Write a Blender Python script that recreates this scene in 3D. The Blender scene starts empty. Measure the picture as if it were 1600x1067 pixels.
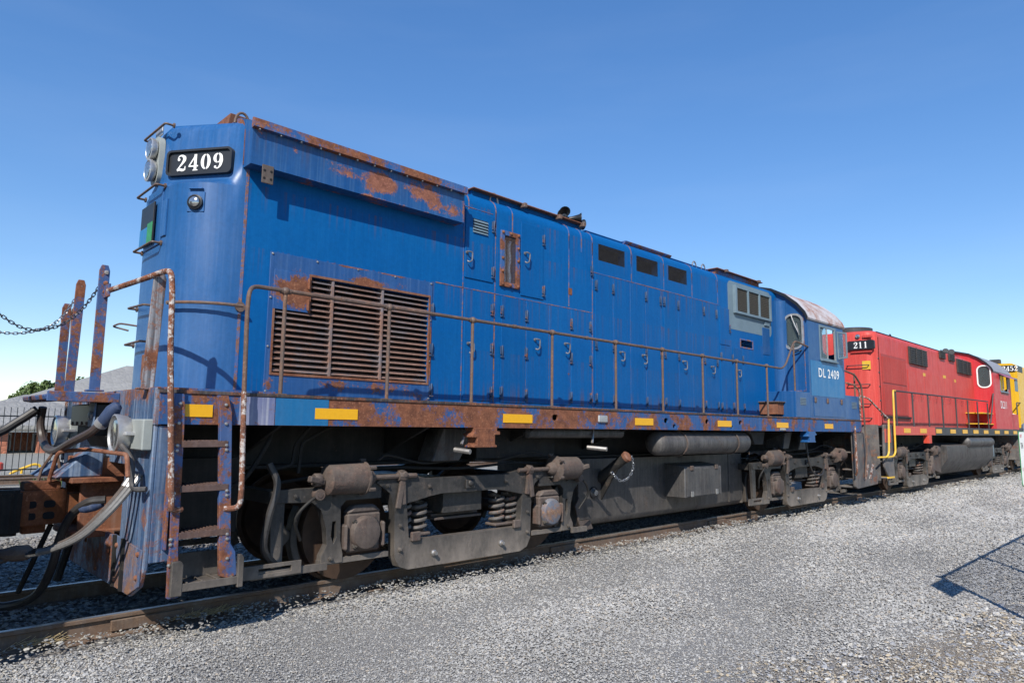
import bpy, bmesh, math, random
import numpy as np
from mathutils import Vector, Matrix
from mathutils.geometry import tessellate_polygon
random.seed(7); RNG = np.random.default_rng(11)
SC = bpy.context.scene
COL = SC.collection

# ---------------------------------------------------------------- camera
cam = bpy.data.cameras.new('Camera'); camo = bpy.data.objects.new('Camera', cam); COL.objects.link(camo)
yaw, pit, rol = 0.77099, 0.12547, 0.0117
fw = Vector((math.sin(yaw)*math.cos(pit), math.cos(yaw)*math.cos(pit), math.sin(pit)))
rt = Vector((math.cos(yaw), -math.sin(yaw), 0)); up = rt.cross(fw)
rt2 = rt*math.cos(rol) + up*math.sin(rol); up2 = up*math.cos(rol) - rt*math.sin(rol)
M = Matrix((rt2, up2, -fw)).transposed().to_4x4(); M.translation = Vector((-3.99494, -7.47144, 1.61482))
camo.matrix_world = M
cam.sensor_width = 36; cam.lens = 24.02; cam.clip_start = .05; cam.clip_end = 6000
SC.camera = camo

# ---------------------------------------------------------------- sky, sun, exposure
SUN = Vector((-1.42, -1.0, 1.42)).normalized()          # towards the sun
w = bpy.data.worlds.new('World'); SC.world = w; w.use_nodes = True
wn = w.node_tree; bg = wn.nodes['Background']
sky = wn.nodes.new('ShaderNodeTexSky'); sky.sky_type = 'NISHITA'; sky.sun_disc = False
sky.sun_elevation = math.asin(SUN.z); sky.sun_rotation = math.atan2(SUN.x, SUN.y) % (2*math.pi)
sky.altitude = 0; sky.air_density = 1.0; sky.dust_density = 0.0; sky.ozone_density = 3.0
hs_ = wn.nodes.new('ShaderNodeHueSaturation'); hs_.inputs['Saturation'].default_value = 1.42; hs_.inputs['Hue'].default_value = .510; hs_.inputs['Value'].default_value = 1.42
gm_ = wn.nodes.new('ShaderNodeGamma'); gm_.inputs[1].default_value = .75
# very thin, uneven high haze over the whole sky
tc_ = wn.nodes.new('ShaderNodeTexCoord'); mp_ = wn.nodes.new('ShaderNodeVectorMath'); mp_.operation = 'MULTIPLY'; mp_.inputs[1].default_value = (1.6, 1.6, 9.0)
nz_ = wn.nodes.new('ShaderNodeTexNoise'); nz_.inputs['Scale'].default_value = 1.3; nz_.inputs['Detail'].default_value = 6; nz_.inputs['Roughness'].default_value = .55
mr_ = wn.nodes.new('ShaderNodeMapRange'); mr_.inputs[1].default_value = .45; mr_.inputs[2].default_value = .8; mr_.inputs[3].default_value = 0; mr_.inputs[4].default_value = .035
mx_ = wn.nodes.new('ShaderNodeMix'); mx_.data_type = 'RGBA'; mx_.inputs[7].default_value = (5.6, 6.1, 6.6, 1)
wn.links.new(tc_.outputs['Generated'], mp_.inputs[0]); wn.links.new(mp_.outputs[0], nz_.inputs['Vector']); wn.links.new(nz_.outputs[0], mr_.inputs[0])
wn.links.new(mr_.outputs[0], mx_.inputs[0]); wn.links.new(hs_.outputs[0], mx_.inputs[6])
wn.links.new(sky.outputs[0], gm_.inputs[0]); wn.links.new(gm_.outputs[0], hs_.inputs['Color']); wn.links.new(mx_.outputs[2], bg.inputs[0]); bg.inputs[1].default_value = 0.15
sl = bpy.data.lights.new('sun', 'SUN'); sl.energy = 5.0; sl.angle = math.radians(.53); sl.color = (1, .95, .87)
so = bpy.data.objects.new('sun', sl); COL.objects.link(so)
so.rotation_euler = SUN.to_track_quat('Z', 'Y').to_euler(); so.location = (-8, -8, 12)
SC.view_settings.view_transform = 'Standard'; SC.view_settings.look = 'None'
SC.view_settings.exposure = 0.26; SC.view_settings.gamma = 1; SC.view_settings.use_curve_mapping = False

# ---------------------------------------------------------------- material helpers
def nd(nt, t, ins=None, **kw):
    n = nt.nodes.new('ShaderNode'+t)
    for k, v in kw.items(): setattr(n, k, v)
    for k, v in (ins or {}).items():
        s = n.inputs[k]
        if isinstance(v, bpy.types.NodeSocket): nt.links.new(v, s)
        else: s.default_value = v
    return n
def newmat(name):
    m = bpy.data.materials.new(name); m.use_nodes = True
    return m, m.node_tree, m.node_tree.nodes['Principled BSDF']
def c4(c): return (*c, 1) if len(c) == 3 else c
def math_(nt, op, a, b=0.0, clamp=False):
    return nd(nt, 'Math', {0: a, 1: b}, operation=op, use_clamp=clamp).outputs[0]
def mixc(nt, f, a, b, mode='MIX'):
    n = nt.nodes.new('ShaderNodeMix'); n.data_type = 'RGBA'; n.blend_type = mode
    for s, v in ((n.inputs[0], f), (n.inputs[6], a), (n.inputs[7], b)):
        if isinstance(v, bpy.types.NodeSocket): nt.links.new(v, s)
        else: s.default_value = v if not isinstance(v, tuple) else c4(v)
    return n.outputs[2]
def maprange(nt, v, a, b, c=0.0, d=1.0, smooth=False):
    n = nd(nt, 'MapRange', {0: v, 1: a, 2: b, 3: c, 4: d})
    if smooth: n.interpolation_type = 'SMOOTHSTEP'
    return n.outputs[0]
def noise(nt, vec, scale, detail=4, rough=.6, stretch=None, dist=0):
    if stretch: vec = nd(nt, 'VectorMath', {0: vec, 1: stretch}, operation='MULTIPLY').outputs[0]
    return nd(nt, 'TexNoise', {'Vector': vec, 'Scale': scale, 'Detail': detail, 'Roughness': rough, 'Distortion': dist}).outputs[0]

RUST = ((.23, .085, .042), (.10, .036, .02), (.31, .14, .075))
def paint(name, base, rust=.78, soft=.045, patches=(), xprof=None, fade=.25, streak=.2, rough=.42, rcol=RUST, vary=.06,
          dust=0.0, bump=.15, scale=3.2, faded=None, metal=0.0, spec=.4, grain=.1, low_dust_lit=0.0, drips=(), dripcol=(.10, .05, .035)):
    """weathered paint on steel: base colour, sun-faded streaks, rust where noise + patches pass a threshold"""
    m, nt, bs = newmat(name)
    pos = nd(nt, 'NewGeometry').outputs['Position']
    n1 = noise(nt, pos, scale, 9, .68)
    bias = None
    xyz = nd(nt, 'SeparateXYZ', {0: pos})
    for (px, pz, rx, rz, wgt) in patches:
        dx = math_(nt, 'DIVIDE', math_(nt, 'SUBTRACT', xyz.outputs[0], px), rx)
        dz = math_(nt, 'DIVIDE', math_(nt, 'SUBTRACT', xyz.outputs[2], pz), rz)
        d = math_(nt, 'SQRT', math_(nt, 'ADD', math_(nt, 'MULTIPLY', dx, dx), math_(nt, 'MULTIPLY', dz, dz)))
        k = math_(nt, 'MULTIPLY', math_(nt, 'SUBTRACT', 1.0, d, True), wgt)
        bias = k if bias is None else math_(nt, 'MAXIMUM', bias, k)
    if xprof:
        x0, x1, pts = xprof
        r = nd(nt, 'ValToRGB', {0: maprange(nt, xyz.outputs[0], x0, x1)})
        el = r.color_ramp.elements
        while len(el) < len(pts): el.new(.5)
        for e, (p, v) in zip(el, pts): e.position = p; e.color = (v, v, v, 1)
        k = r.outputs[0]
        bias = k if bias is None else math_(nt, 'ADD', bias, k)
    val = n1 if bias is None else math_(nt, 'ADD', n1, bias)
    fine = noise(nt, pos, 42, 4, .7)
    val = math_(nt, 'ADD', val, math_(nt, 'MULTIPLY', math_(nt, 'SUBTRACT', fine, .5), .32))
    mask = maprange(nt, val, rust-soft, rust+soft)
    # colours
    st = noise(nt, pos, 1.0, 5, .62, (9, 9, .55))
    lg = noise(nt, pos, .55, 3, .5)
    fd = faded or tuple(min(1, .55*c + .16) for c in base)
    dk = tuple(c*.72 for c in base)
    col = mixc(nt, maprange(nt, st, .42, .75, 0, streak), base, fd)
    col = mixc(nt, maprange(nt, lg, .45, .8, 0, fade), col, fd)
    col = mixc(nt, maprange(nt, noise(nt, pos, 1.3, 5, .6, (5, 5, .7)), .5, .75, 0, streak*1.4), col, dk)
    fs_ = noise(nt, pos, 1.0, 3, .5, (34, 34, .9))
    col = mixc(nt, maprange(nt, fs_, .48, .72, 0, streak*1.6), col, fd)
    if drips:
        dn = noise(nt, pos, 1.0, 2, .5, (26, 26, .35)); tot = None
        for zs, L, wgt in drips:
            up_ = maprange(nt, xyz.outputs[2], zs-L, zs, 0, wgt); cut = math_(nt, 'LESS_THAN', xyz.outputs[2], zs+.004) if L > 0 else math_(nt, 'GREATER_THAN', xyz.outputs[2], zs-.004)
            k = math_(nt, 'MULTIPLY', up_, cut); tot = k if tot is None else math_(nt, 'MAXIMUM', tot, k)
        tot = math_(nt, 'MULTIPLY', tot, maprange(nt, dn, .52, .70, 0, 1), True)
        col = mixc(nt, tot, col, dripcol)
    spk = noise(nt, pos, 95, 2, .5)
    col = mixc(nt, maprange(nt, spk, .735, .76, 0, .6), col, fd)
    rnd = nd(nt, 'ObjectInfo').outputs['Random']
    col = nd(nt, 'HueSaturation', {'Value': maprange(nt, rnd, 0, 1, 1-vary, 1+vary), 'Color': col}).outputs[0]
    rn = noise(nt, pos, 11, 6, .7)
    rc = mixc(nt, maprange(nt, rn, .35, .65), rcol[0], rcol[1])
    rc = mixc(nt, maprange(nt, fine, .55, .7), rc, rcol[2])
    col = mixc(nt, mask, col, rc)
    gr = noise(nt, pos, 23, 6, .72)
    col = nd(nt, 'HueSaturation', {'Value': maprange(nt, gr, .3, .7, 1-grain, 1+grain), 'Color': col}).outputs[0]
    if dust:
        nz = nd(nt, 'SeparateXYZ', {0: nd(nt, 'NewGeometry').outputs['Normal']}).outputs[2]
        dm = math_(nt, 'ADD', maprange(nt, noise(nt, pos, 5, 7, .7), .42, .68, 0, dust), maprange(nt, nz, .2, .9, 0, dust*.7), True)
        if low_dust_lit: dm = math_(nt, 'ADD', dm, math_(nt, 'MULTIPLY', maprange(nt, xyz.outputs[2], .10, .62, low_dust_lit, 0), maprange(nt, noise(nt, pos, 3.0, 7, .7, (1,1,.5)), .35, .6, .25, 1)), True)  # paler near the ground: dust, plus the sunlit lower edge put in the colour
        col = mixc(nt, dm, col, (.25, .21, .175))
    nt.links.new(col, bs.inputs['Base Color'])
    rr = math_(nt, 'ADD', maprange(nt, mask, 0, 1, rough, .88), maprange(nt, n1, .3, .7, -.08, .1))
    nt.links.new(rr, bs.inputs['Roughness'])
    bs.inputs['Specular IOR Level'].default_value = spec; bs.inputs['Metallic'].default_value = metal
    if bump:
        hgt = math_(nt, 'ADD', math_(nt, 'MULTIPLY', mask, math_(nt, 'ADD', fine, .6)), math_(nt, 'MULTIPLY', noise(nt, pos, 1.6, 3, .5), 1.2))
        b = nd(nt, 'Bump', {'Height': hgt, 'Strength': bump, 'Distance': .008})
        nt.links.new(b.outputs[0], bs.inputs['Normal'])
    return m
def plain(name, col, rough=.5, metal=0.0, var=.12, sc=8, spec=.5, bump=0, emis=None):
    m, nt, bs = newmat(name)
    pos = nd(nt, 'NewGeometry').outputs['Position']
    n = noise(nt, pos, sc, 6, .65)
    hs = nd(nt, 'HueSaturation', {'Value': maprange(nt, n, .3, .7, 1-var, 1+var), 'Color': c4(col)}).outputs[0]
    nt.links.new(hs, bs.inputs['Base Color'])
    bs.inputs['Roughness'].default_value = rough; bs.inputs['Metallic'].default_value = metal
    bs.inputs['Specular IOR Level'].default_value = spec
    if bump:
        b = nd(nt, 'Bump', {'Height': n, 'Strength': bump, 'Distance': .01}); nt.links.new(b.outputs[0], bs.inputs['Normal'])
    return m

BLUE = (.0006, .078, .255); DBLUE = (.012, .085, .30); LBLUE = (.02, .19, .46)
MT = {}
MT['hood'] = paint('blue_hood_paint', BLUE, spec=.14, bump=.4, drips=[(3.385,.35,.55),(4.03,.3,.5),(4.52,.45,.4),(1.9,-.35,.7)], rust=.80, fade=.3, streak=.12, faded=(.010, .125, .32), rough=.42,
                   patches=[(2.4, 3.4, .7, .05, .12), (7.0, 4.03, 1.4, .04, .13), (4.16, 4.05, .1, .4, .13)])
MT['door'] = paint('blue_door_paint', spec=.14, bump=.4, drips=[(3.375,.5,.4),(4.02,.5,.5),(1.95,-.30,.75),(2.6,.4,.25)], base=(.0006, .080, .262), rust=.80, fade=.3, streak=.12, faded=(.008, .125, .33), rough=.4,
                   patches=[(5.2, 1.97, .5, .12, .22), (2.0, 1.95, .9, .05, .2), (3.6, 2.4, .05, .35, .2)], vary=.05)
MT['nose'] = paint('blue_nose_paint', (.010, .084, .245), rust=.84, fade=.35, streak=.15, faded=(.09, .17, .34), rough=.38, drips=[(4.7,.6,.3),(1.9,-.3,.5),(4.0,.8,.25)], dripcol=(.012, .045, .12),
                   patches=[(-1.7, 4.74, .6, .06, .22), (-1.42, 4.0, .04, .8, .15)])
MT['louvre'] = paint('blue_louvre_panel_paint', (.010, .068, .22), rust=.70, fade=.35, streak=.3, rough=.5, faded=(.06, .13, .28),
                     patches=[(-.75, 3.0, .36, .30, .42), (.2, 3.235, 1.0, .085, .34), (.9, 1.98, .4, .16, .3), (-.98, 2.0, .12, .25, .26), (1.03, 2.5, .09, 1.0, .36), (.1, 3.37, 1.1, .025, .3), (.0, 2.05, 1.2, .12, .22)])
MT['slat'] = paint('louvre_slat_paint', (.16, .13, .125), rust=.47, soft=.08, rough=.6, fade=.3, faded=(.26, .25, .29), rcol=((.25, .14, .105), (.16, .09, .068), (.33, .21, .165)))
MT['radiator'] = paint('blue_radiator_paint', (.007, .072, .235), rust=.70, fade=.45, streak=.3, rough=.45, faded=(.07, .16, .31), drips=[(4.53,.3,.45)],
                       patches=[(-.28, 4.36, .30, .13, .36), (.14, 4.36, .42, .17, .42), (.72, 4.37, .46, .20, .42), (1.12, 4.27, .34, .18, .34), (-.9, 4.44, .2, .08, .2), (1.38, 4.3, .06, .35, .3), (0, 4.17, 1.6, .03, .2)],
                       rcol=((.30, .12, .075), (.17, .062, .04), (.42, .17, .12)))
MT['lip'] = paint('rusty_lip_paint', (.010, .075, .24), rust=.485, fade=.3, rough=.5, scale=2.4)
MT['sill'] = paint('rusty_blue_sill', (.008, .066, .205), rust=.535, drips=[(1.87,.25,.5)], soft=.035, fade=.4, streak=.3, rough=.55, scale=2.6, faded=(.06, .12, .27),
                   xprof=(-2.2, 13.6, [(0, .02), (.1, .10), (.17, .13), (.33, .10), (.43, .0), (.62, -.07), (.8, -.05), (1, -.03)]))
MT['sill_pale'] = paint('pale_blue_sill_patch', (.006, .115, .27), streak=.05, fade=.1, rust=.80, rough=.5)
MT['sill_white'] = paint('worn_pale_sill_patch', (.10, .12, .25), rust=.66, rough=.6, faded=(.5, .5, .52), fade=.9, streak=.3)
MT['front'] = paint('rusty_blue_front', (.030, .070, .150), rust=.605, soft=.07, fade=.9, streak=.8, rough=.55, faded=(.17, .22, .30), grain=.2, patches=[(-2.2, .4, .5, .35, .14), (-2.2, 1.88, .5, .12, .14)])
MT['cab'] = paint('blue_cab_paint', (.008, .07, .21), rust=.80, fade=.3, streak=.2, rough=.36, faded=(.06, .13, .28), patches=[(10.2, 2.2, .7, .22, .10), (10.6, 2.6, .05, 1.2, .1)])
MT['cab_patch'] = paint('light_blue_cab_patch', (.012, .15, .34), rust=.86, rough=.42, fade=.2)
MT['cab_roof'] = paint('rusty_cab_roof', (.44, .41, .41), rust=.535, soft=.08, rough=.6, rcol=((.30, .13, .08), (.17, .065, .04), (.46, .30, .24)), faded=(.62, .6, .6), scale=1.7)
MT['rust'] = paint('rusted_steel', (.20, .085, .045), rust=.45, soft=.1, rough=.8, fade=.2)
MT['rust_worn'] = paint('rusted_worn_bar', (.05, .05, .06), rust=.50, soft=.06, rough=.6, fade=.8, streak=.6, faded=(.40, .40, .42), scale=4)
MT['step'] = paint('rusty_brown_step', (.085, .052, .045), rust=.55, soft=.1, rough=.7, fade=.4, faded=(.15,.10,.085), rcol=((.13,.07,.05),(.07,.04,.03),(.17,.10,.075)), grain=.25)
MT['hinge'] = paint('painted_hinge', (.02, .055, .13), rust=.60, soft=.06, rough=.6, scale=9, fade=.5, faded=(.12,.13,.15))
MT['edge'] = paint('dark_rusty_edge', (.035, .026, .024), rust=.55, soft=.08, rough=.7, scale=5)
MT['pilot_low'] = paint('scraped_pilot_paint', (.05, .085, .17), rust=.53, soft=.09, rough=.6, fade=.6, streak=.5, faded=(.16, .20, .27), scale=2.4, grain=.2, patches=[(-2.2,.25,.6,.16,.12)], rcol=((.22,.11,.06),(.13,.065,.04),(.28,.17,.11)))
MT['grey_hose'] = plain('grey_braided_hose', (.13, .125, .12), .5, 0, .2, 40)
MT['post'] = paint('rusty_blue_post', (.03, .07, .19), rust=.50, soft=.05, rough=.6, fade=.5, scale=5, faded=(.09, .14, .26))
MT['pipe'] = paint('brown_pipe', (.10, .068, .054), rust=.54, soft=.1, rough=.55, fade=.4, faded=(.19, .145, .12), rcol=((.20, .11, .07), (.10, .055, .04), (.26, .17, .13)), scale=6)
MT['chipped'] = paint('chipped_white_pipe', (.44, .39, .36), rust=.44, soft=.04, rough=.6, scale=16, fade=.3, faded=(.7, .66, .62), rcol=((.22, .09, .05), (.10, .045, .03), (.34, .15, .09)))
MT['grime'] = paint('grimy_black_steel', (.007, .0068, .0068), rust=.66, rough=.7, dust=.05, fade=.3, faded=(.03, .028, .026), rcol=((.05, .045, .035), (.04, .028, .022), (.10, .07, .05)))
MT['truck'] = paint('dusty_truck_steel', (.021, .0205, .020), rust=.645, soft=.08, rough=.5, low_dust_lit=.8, dust=.10, fade=.4, faded=(.055, .05, .047), rcol=((.095, .07, .055), (.05, .04, .034), (.13, .10, .08)), bump=.4, grain=.42)
MT['brown'] = paint('dusty_brown_casting', (.066, .050, .043), rust=.58, soft=.08, rough=.7, dust=.16, fade=.4, faded=(.12, .09, .075), rcol=((.12, .065, .05), (.06, .042, .035), (.15, .105, .08)), bump=.35, grain=.28)
MT['tank'] = paint('grey_tank_steel', (.036, .034, .035), rust=.64, soft=.06, rough=.5, low_dust_lit=.4, dust=.16, fade=.5, faded=(.09, .087, .085), rcol=((.075, .05, .04), (.04, .03, .026), (.11, .085, .07)), grain=.25, streak=.5)
MT['cover'] = paint('blue_grey_journal_cover', (.07, .09, .13), rust=.55, soft=.06, rough=.6, dust=.3, rcol=((.24, .13, .08), (.12, .075, .055), (.3, .2, .13)))
MT['wheel'] = plain('wheel_steel', (.075, .045, .03), .6, .3, .3, 6)
MT['tread'] = plain('polished_tread', (.42, .42, .43), .3, 1, .1)
MT['coupler'] = paint('rust_orange_coupler', (.17, .06, .022), rust=.55, soft=.1, rough=.85, bump=.35, fade=.2, faded=(.22, .09, .035), grain=.25)
MT['spring'] = paint('dusty_spring', (.045, .04, .037), rust=.6, rough=.6, dust=.25, grain=.25)
MT['rubber'] = plain('hose_rubber', (.030, .027, .026), .5, 0, .3, 20)
MT['hose_brown'] = plain('brown_hose_rubber', (.055, .042, .038), .45, 0, .25, 12)
MT['silver'] = plain('cast_aluminium', (.50, .49, .48), .42, .7, .2, 10)
MT['chrome'] = plain('bright_chrome', (.82, .82, .82), .08, 1, .03)
MT['plug'] = paint('worn_blue_plug', (.03, .05, .11), rust=.7, rough=.5, fade=.6)
MT['grey_paint'] = plain('pale_grey_green_paint', (.27, .29, .275), .5, 0, .16, 4)
MT['vent_grey'] = plain('sun_bleached_blue_grey_paint', (.135, .19, .225), .5, 0, .16, 3)
MT['black'] = plain('board_black', (.012, .013, .016), .45, 0, .2)
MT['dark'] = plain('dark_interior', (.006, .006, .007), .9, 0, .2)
MT['mesh_dark'] = plain('vent_mesh', (.055, .048, .045), .6, .3, .3, 14)
MT['white'] = plain('white_paint', (.80, .79, .76), .5, 0, .06)
MT['steel'] = plain('worn_bright_steel', (.40, .38, .36), .45, .8, .25, 15)
MT['chain'] = plain('galvanised_chain', (.26, .27, .29), .42, .8, .2, 18)
MT['chain_dark'] = plain('dark_chain', (.05, .052, .06), .5, .6, .2, 18)
MT['yellow_tape'] = plain('yellow_reflector', (.72, .36, .004), .35, 0, .05, 30)
MT['lamp_lens'] = plain('lamp_lens', (.42, .43, .43), .12, .85, .3, 30)
MT['green'] = plain('plate_green', (.03, .22, .07), .5, 0, .2)
MT['belt'] = plain('silver_chainmail', (.55, .57, .6), .3, .8, .3, 60)
MT['horn'] = plain('dark_horn_metal', (.035, .037, .04), .35, .6, .2)
MT['red'] = paint('faded_red_paint', (.50, .048, .038), rust=.84, fade=.5, streak=.4, drips=[(4.4,.9,.3),(1.8,-.5,.4)], dripcol=(.16,.03,.03), rough=.5, faded=(.60, .10, .08), spec=.25, vary=.03)
MT['red_dark'] = paint('dull_red_shutter', (.36, .045, .040), rust=.87, fade=.3, rough=.55, faded=(.40, .09, .075), spec=.25)
MT['red_cab'] = paint('red_cab_paint', (.46, .028, .036), rust=.86, fade=.35, streak=.25, rough=.45, faded=(.50, .08, .08), spec=.25)
MT['orange_red'] = paint('bright_red_sill', (.60, .06, .03), rust=.78, fade=.2, rough=.5)
MT['black_sill'] = paint('grey_black_sill', (.035, .036, .038), rust=.75, rough=.55, fade=.6, faded=(.08, .08, .08))
MT['grey_roof'] = plain('grey_cab_roof', (.24, .24, .26), .6, 0, .12, 3)
MT['purple'] = plain('faded_purple_awning', (.30, .10, .16), .6)
MT['yellow_loco'] = paint('yellow_loco_paint', (.66, .36, .003), rust=.86, fade=.15, rough=.4, faded=(.85, .6, .1))
MT['yellow_pipe'] = paint('yellow_handrail', (.70, .42, .02), rust=.72, rough=.5, scale=12)
MT['white_pipe'] = paint('white_handrail', (.45, .41, .38), rust=.47, rough=.5, scale=14)
MT['bumper'] = paint('worn_dark_pilot', (.06, .055, .055), rust=.6, rough=.7, dust=.5, fade=.4)
g, nt, bs = newmat('window_glass'); bs.inputs['Base Color'].default_value = (.55, .68, .70, 1); bs.inputs['Roughness'].default_value = .03
bs.inputs['Transmission Weight'].default_value = .92; bs.inputs['IOR'].default_value = 1.15; MT['glass'] = g
# ---------------------------------------------------------------- mesh helpers
class MB:
    def __init__(s): s.v = []; s.f = []
    def add(s, vs, fs):
        o = len(s.v); s.v += [tuple(p) for p in vs]; s.f += [tuple(i+o for i in f) for f in fs]; return s
    def box(s, x0, x1, y0, y1, z0, z1):
        return s.add([(x0,y0,z0),(x1,y0,z0),(x1,y1,z0),(x0,y1,z0),(x0,y0,z1),(x1,y0,z1),(x1,y1,z1),(x0,y1,z1)],
                     [(0,3,2,1),(4,5,6,7),(0,1,5,4),(1,2,6,5),(2,3,7,6),(3,0,4,7)])
    def bar(s, p0, p1, wd, th, upv=(0,0,1)):
        """rectangular bar from p0 to p1; th across upv, wd across the other direction"""
        p0, p1 = Vector(p0), Vector(p1); d = (p1-p0).normalized(); u = Vector(upv)
        if abs(d.dot(u)) > .98: u = Vector((1,0,0))
        a = d.cross(u).normalized()*wd/2; b = a.cross(d).normalized()*th/2
        vs = [p+sa*a+sb*b for p in (p0,p1) for sa,sb in ((-1,-1),(1,-1),(1,1),(-1,1))]
        return s.add(vs, [(0,1,2,3),(7,6,5,4),(0,4,5,1),(1,5,6,2),(2,6,7,3),(3,7,4,0)])
    def ring(s, c, a, b, r, n): return [Vector(c)+(a*math.cos(2*math.pi*i/n)+b*math.sin(2*math.pi*i/n))*r for i in range(n)]
    def cyl(s, p0, p1, r, n=12, r2=None, caps=True):
        p0, p1 = Vector(p0), Vector(p1); d = (p1-p0).normalized()
        a = d.orthogonal().normalized(); b = d.cross(a); r2 = r if r2 is None else r2
        vs = s.ring(p0,a,b,r,n)+s.ring(p1,a,b,r2,n)
        fs = [(i,(i+1)%n,n+(i+1)%n,n+i) for i in range(n)]
        if caps: fs += [tuple(range(n))[::-1], tuple(range(n,2*n))]
        return s.add(vs, fs)
    def lathe(s, prof, o, d, n=20):
        """prof: list of (distance along d, radius)"""
        o, d = Vector(o), Vector(d).normalized(); a = d.orthogonal().normalized(); b = d.cross(a)
        vs = []
        for t, r in prof: vs += s.ring(o+d*t, a, b, max(r,1e-4), n)
        fs = []
        for k in range(len(prof)-1):
            fs += [(k*n+i, k*n+(i+1)%n, (k+1)*n+(i+1)%n, (k+1)*n+i) for i in range(n)]
        fs += [tuple(range(n))[::-1], tuple(range((len(prof)-1)*n, len(prof)*n))]
        return s.add(vs, fs)
    def tube(s, pts, r, n=8, closed=False, caps=True):
        P = [Vector(p) for p in pts]; m = len(P); T = []
        for i in range(m):
            if closed: t = P[(i+1)%m]-P[i-1]
            else: t = (P[min(i+1,m-1)]-P[max(i-1,0)])
            T.append(t.normalized())
        a = T[0].orthogonal().normalized(); vs = []
        for i in range(m):
            a = (a - T[i]*a.dot(T[i])).normalized(); b = T[i].cross(a)
            rr = r[i] if isinstance(r, (list,tuple)) else r
            vs += s.ring(P[i], a, b, rr, n)
        fs = []
        for k in range(m if closed else m-1):
            k2 = (k+1)%m
            fs += [(k*n+i, k*n+(i+1)%n, k2*n+(i+1)%n, k2*n+i) for i in range(n)]
        if caps and not closed: fs += [tuple(range(n))[::-1], tuple(range((m-1)*n, m*n))]
        return s.add(vs, fs)
    def prism(s, outer, axis, a0, a1, holes=()):
        """polygon (u,v) extruded along axis: axis 'x' -> (y,z), 'y' -> (x,z), 'z' -> (x,y)"""
        def P(u, v, a): return {'x':(a,u,v),'y':(u,a,v),'z':(u,v,a)}[axis]
        loops = [list(outer)]+[list(h) for h in holes]; flat = [p for l in loops for p in l]; n = len(flat)
        tri = tessellate_polygon([[Vector((u,v,0)) for u,v in l] for l in loops])
        vs = [P(u,v,a0) for u,v in flat]+[P(u,v,a1) for u,v in flat]
        fs = [tuple(t) for t in tri]+[tuple(i+n for i in reversed(t)) for t in tri]
        o = 0
        for l in loops:
            k = len(l); fs += [(o+i, o+(i+1)%k, n+o+(i+1)%k, n+o+i) for i in range(k)]; o += k
        return s.add(vs, fs)
    def obj(s, name, mat, parent=None, bevel=0, sharp=35, seg=1):
        me = bpy.data.meshes.new(name); me.from_pydata(s.v, [], s.f); 
        bm = bmesh.new(); bm.from_mesh(me)
        bmesh.ops.recalc_face_normals(bm, faces=bm.faces)
        if bevel:
            bm.edges.ensure_lookup_table()
            es = [e for e in bm.edges if len(e.link_faces) == 2 and e.calc_face_angle(0) > math.radians(40)]
            bmesh.ops.bevel(bm, geom=es, offset=bevel, segments=seg, affect='EDGES', clamp_overlap=True)
        bm.to_mesh(me); bm.free()
        me.polygons.foreach_set('use_smooth', [True]*len(me.polygons)); me.set_sharp_from_angle(angle=math.radians(sharp))
        return link(name, me, mat, parent)
def link(name, me, mat, parent=None):
    m = MT[mat] if isinstance(mat, str) else mat
    if m and not me.materials: me.materials.append(m)
    o = bpy.data.objects.new(name, me); COL.objects.link(o)
    if parent: setpar(o, parent)
    return o
def setpar(o, parent):
    o.parent = parent
    if parent.type == 'EMPTY': o.matrix_parent_inverse = Matrix.Translation(-parent.location)
def thing(name, label, cat, loc=(0,0,0), group=None):
    o = bpy.data.objects.new(name, None); COL.objects.link(o); o.location = loc; o.empty_display_size = .2
    return tag(o, label, cat, group)
def tag(o, label, cat, group=None):
    o['label'] = label; o['category'] = cat
    if group: o['group'] = group
    return o
def struct(o): o['kind'] = 'structure'; return o
def stuff(o): o['kind'] = 'stuff'; return o
def fillet(pts, r, n=5):
    """round the corners of a polyline"""
    P = [Vector(p) for p in pts]; out = [P[0]]
    for i in range(1, len(P)-1):
        a, b = P[i-1]-P[i], P[i+1]-P[i]; rr = min(r, a.length*.49, b.length*.49)
        s, e = P[i]+a.normalized()*rr, P[i]+b.normalized()*rr
        for k in range(n+1):
            t = k/n; out.append((1-t)**2*s + 2*t*(1-t)*P[i] + t*t*e)
    out.append(P[-1]); return out
def smooth(pts, n=6):
    """Catmull-Rom through the points"""
    P = [Vector(p) for p in pts]; Q = [2*P[0]-P[1]]+P+[2*P[-1]-P[-2]]; out = []
    for i in range(1, len(Q)-2):
        for k in range(n):
            t = k/n; a, b, c, d = Q[i-1:i+3]
            out.append(.5*((2*b)+(c-a)*t+(2*a-5*b+4*c-d)*t*t+(3*b-a-3*c+d)*t**3))
    out.append(P[-1]); return out
def rrect(x0, x1, z0, z1, r, n=5):
    out = []
    for cx, cz, a0 in ((x1-r,z0+r,-90),(x1-r,z1-r,0),(x0+r,z1-r,90),(x0+r,z0+r,180)):
        for k in range(n+1):
            a = math.radians(a0+90*k/n); out.append((cx+r*math.cos(a), cz+r*math.sin(a)))
    return out
def place(mesh_obj, name, parent, loc, rot=(0,0,0), scale=(1,1,1)):
    o = bpy.data.objects.new(name, mesh_obj.data); COL.objects.link(o)
    o.location = loc; o.rotation_euler = rot; o.scale = scale
    setpar(o, parent); return o
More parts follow.
